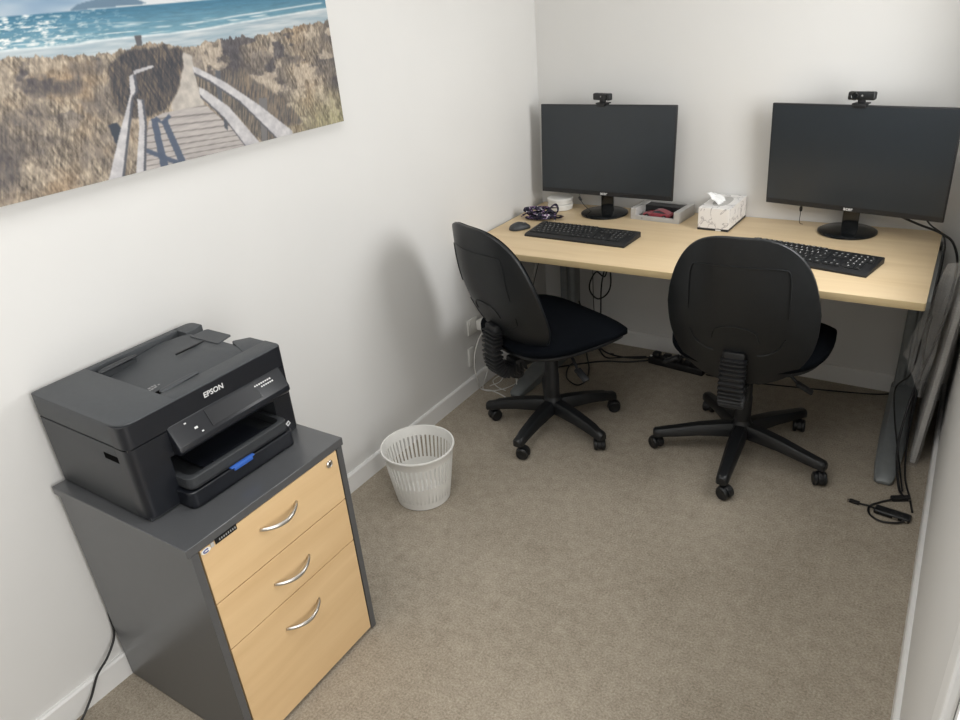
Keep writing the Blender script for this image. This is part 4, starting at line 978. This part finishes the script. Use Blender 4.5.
bm = bmesh.new(); tube(bm, [(0, 0, .002), (.004, 0, -.03), (.012, -.01, -.07), (.03, -.03, -.0825)], .0025, 8, 8); fin('charger_cord', bm, WHITEC, o)
bm = bmesh.new(); tube(bm, [(0, 0, .034), (0, .1, .2), (.0, .3, .5), (.0, .42, .605)], .002, 8, 8); fin('charger_lead', bm, BLACKC, o)
cable('hanging_cable', 'black cord hanging down the left wall beside the drawer cabinet', 'cable', [(.008, -2.56, .34), (.009, -2.585, .24), (.012, -2.595, .16), (.020, -2.635, .115), (.019, -2.675, .085), (.028, -2.72, .035), (.05, -2.79, .0045), (.10, -2.95, .0035), (.2, -3.2, .0035)], .0033, BLACKC)
# cables under the desk
cable('black_cable', 'black cable coiled in a loop below the desk behind the left chair', 'cable', [(.452, -.17, .69), (.447, -.19, .56), (.43, -.2, .44), (.385, -.2, .455), (.352, -.2, .40), (.352, -.2, .35), (.39, -.2, .318), (.435, -.2, .345), (.458, -.2, .40), (.452, -.19, .50), (.462, -.18, .60), (.462, -.17, .69)], .004, BLACKC)
cable('black_cable', 'black cable hanging straight from the desk to the carpet', 'cable', [(.44, -.15, .69), (.435, -.17, .55), (.412, -.2, .40), (.405, -.2, .22), (.40, -.22, .10), (.43, -.20, .01), (.52, -.15, .005), (.62, -.135, .02)], .004, BLACKC)
cable('black_cable', 'thin dark cable hanging beside the left desk leg', 'cable', [(.335, -.10, .69), (.325, -.10, .55), (.32, -.10, .40), (.33, -.11, .2), (.36, -.13, .01), (.45, -.14, .004)], .002, BLACKC)
cable('floor_cable', 'upper black power cord running over the carpet to the power board', 'cable', [(.30, -.22, .30), (.33, -.16, .10), (.38, -.13, .012), (.46, -.155, .0045), (.56, -.145, .0045), (.645, -.135, .02)], .0042, BLACKC)
cable('floor_cable', 'lower black power cord crossing the carpet behind the left chair', 'cable', [(.22, -.42, .0045), (.34, -.31, .0045), (.44, -.235, .0045), (.54, -.2, .0045), (.645, -.17, .02)], .0042, BLACKC)
cable('black_cable', 'black cable bowing in a hoop beside the left chair lever', 'cable', [(0.279, -0.104, 0.0055), (0.338, -0.219, 0.0055), (0.403, -0.335, 0.0055), (0.442, -0.453, 0.0055), (0.425, -0.515, 0.0055), (0.351, -0.472, 0.0055), (0.309, -0.376, 0.0055), (0.307, -0.293, 0.0055)], .0035, BLACKC)
pb = thing('power_board', 'black power board on the carpet under the desk between the chairs', 'power board', (.76, -.15, 0), -.12)
bm = bmesh.new(); box(bm, -.12, .16, -.028, .028, 0, .036, bev=.006); fin('board_body', bm, PLASD, pb)
for x in (-.085, -.03, .025, .08):
    bm = bmesh.new(); box(bm, x - .018, x + .018, -.017, .017, .0365, .060, bev=.006); fin('plug', bm, PLASD, pb)
bm = bmesh.new(); lathe(bm, [(0, 0), (.006, 0), (.006, .004), (0, .004)], 12, Matrix.Translation((-.11, -.012, .0362))); fin('indicator', bm, WHITEP, pb)
cable('floor_cable', 'thin black cord crossing the carpet from the power board to the right desk leg', 'cable', [(.93, -.19, .012), (1.1, -.17, .0035), (1.33, -.13, .0035), (1.52, -.09, .0035), (1.63, -.06, .0035), (1.70, -.02, .0035)], .0032, BLACKC)
# cables at the right end of the desk
cable('monitor_cable', 'thick black cable arching from the right monitor over the desk end', 'cable', [(1.57, -.08, .80), (1.66, -.085, .765), (1.74, -.09, .738), (1.79, -.10, .70), (1.815, -.12, .60), (1.80, -.30, .42), (1.762, -.45, .26), (1.748, -.60, .10), (1.775, -.74, .02), (1.80, -.80, .012)], .0045, BLACKC)
cable('monitor_cable', 'thin black cable looping down from the right monitor past the desk end', 'cable', [(1.66, -.09, .82), (1.70, -.095, .77), (1.752, -.12, .735), (1.765, -.20, .68), (1.763, -.36, .60), (1.752, -.53, .50), (1.742, -.50, .34), (1.70, -.36, .20), (1.72, -.46, .12), (1.76, -.62, .05), (1.79, -.76, .012)], .003, BLACKC)
cable('black_cable', 'black cable curling round the foot of the right desk leg', 'cable', [(1.768, -.22, .46), (1.765, -.24, .36), (1.775, -.30, .26), (1.765, -.36, .16), (1.775, -.54, .07), (1.79, -.68, .02), (1.815, -.78, .006), (1.83, -.86, .005)], .0035, BLACKC)
hb = thing('usb_hub', 'small black hub lying on the carpet by the right wall', 'hub', (1.775, -.905, 0), -.12)
bm = bmesh.new(); box(bm, -.055, .055, -.019, .019, .001, .019, bev=.006, seg=3); fin('hub_body', bm, PLAS, hb)
for x in (.012, .040):
    bm = bmesh.new(); box(bm, x - .008, x + .008, -.0196, -.018, .006, .012); fin('port', bm, CHROME, hb, smooth=False)
bm = bmesh.new(); tube(bm, [(-.05, 0, .01), (-.075, .01, .006), (-.105, .006, .005)], .0035, 8, 8); box(bm, -.135, -.103, -.001, .012, .001, .012, bev=.002); fin('hub_lead', bm, BLACKC, hb)
bm = bmesh.new(); box(bm, -.142, -.134, .001, .010, .003, .009); fin('plug_tip', bm, CHROME, hb, smooth=False)
dg_ = thing('cable_adaptor', 'black cable adaptor on the carpet just behind the hub', 'adaptor', (1.79, -.80, 0), .5)
bm = bmesh.new(); box(bm, -.032, .03, -.011, .011, .001, .016, bev=.004); fin('adaptor_body', bm, PLAS, dg_)
bm = bmesh.new(); box(bm, .02, .028, -.0116, -.01, .005, .012); fin('port', bm, CHROME, dg_, smooth=False)
cable('black_cable', 'short black lead looping from the adaptor back to the hub', 'cable', [(1.765, -.82, .008), (1.735, -.845, .005), (1.705, -.885, .005), (1.71, -.93, .005), (1.745, -.955, .006), (1.79, -.945, .007), (1.815, -.925, .008)], .0035, BLACKC)
# little inline cable beads behind the monitors
for lab, pts, bp_, ry in (('thin black lead with an inline bead below the left monitor', [(.26, -.11, .835), (.275, -.14, .81), (.30, -.165, .775), (.335, -.15, .735), (.37, -.14, .7225)], (.285, -.155, .79), .7),
                      ('thin black lead with an inline bead hanging below the right monitor', [(1.235, -.06, .86), (1.238, -.07, .82), (1.239, -.075, .77), (1.24, -.08, .735), (1.25, -.06, .7225)], (1.2385, -.072, .790), 0)):
    o = thing('inline_lead', lab, 'cable', (0, 0, 0)); bm = bmesh.new(); tube(bm, pts, .0014, 6, 8); fin('lead', bm, BLACKC, o, smooth=True)
    bm = bmesh.new(); lathe(bm, [(0, -.012), (.005, -.010), (.0062, 0), (.005, .010), (0, .012)], 14, Matrix.Translation(bp_) @ Matrix.Rotation(-ry, 4, 'Y')); fin('bead', bm, BLACKC, o)

# ------------------------------------------------------------------ bubble-wrapped picture leaning on the right wall
wp = thing('wrapped_picture', 'flat picture in bubble wrap leaning on the right wall beyond the desk', 'picture', (1.80, -.05, 0), 0)
Ml = Matrix.Rotation(math.radians(3.3), 4, 'Y')
bm = bmesh.new(); box(bm, -.006, .012, -.505, 0, .006, .94, bev=.003, M=Ml); fin('picture_board', bm, GREYCARD, wp, smooth=False)
bm = bmesh.new(); rnd = random.Random(3)
ny_, nz_ = 26, 44
for xo, sgn_ in ((-.013, -1), (.019, 1)):
    rows = []
    for j in range(nz_ + 1):
        row = []
        for i in range(ny_ + 1):
            y = -.515 + .525 * i / ny_; z = .002 + .95 * j / nz_
            row.append(bm.verts.new(Ml @ Vector((xo + sgn_ * .0035 * noise.noise(Vector((y * 14, z * 11, sgn_ * 3))) , y, z))))
        rows.append(row)
    for a, b in zip(rows, rows[1:]):
        for k in range(ny_): bm.faces.new((a[k], a[k + 1], b[k + 1], b[k]))
    if sgn_ < 0: keep = rows
    else:
        for k in range(nz_): bm.faces.new((keep[k][0], keep[k + 1][0], rows[k + 1][0], rows[k][0]))
        for k in range(ny_): bm.faces.new((keep[-1][k], keep[-1][k + 1], rows[-1][k + 1], rows[-1][k]))
fin('bubble_wrap', bm, FILM, wp, smooth=True)
bm = bmesh.new(); rows = []
for j in range(15):
    v = j / 14; row = []
    for i in range(13):
        u = i / 12; a = Vector((-.016 + .040 * v, -.515, .28 + .52 * v)); b_ = Vector((-.095 + .075 * v, -.47, .42 + .34 * v))
        p = a.lerp(b_, u) + Vector((.012 * noise.noise(Vector((u * 4, v * 5, 2))), .015 * math.sin(u * 3 + v * 4), 0)); row.append(bm.verts.new(p))
    rows.append(row)
for a, b in zip(rows, rows[1:]):
    for k in range(12): bm.faces.new((a[k], a[k + 1], b[k + 1], b[k]))
fin('loose_wrap', bm, FILM, wp, smooth=True)
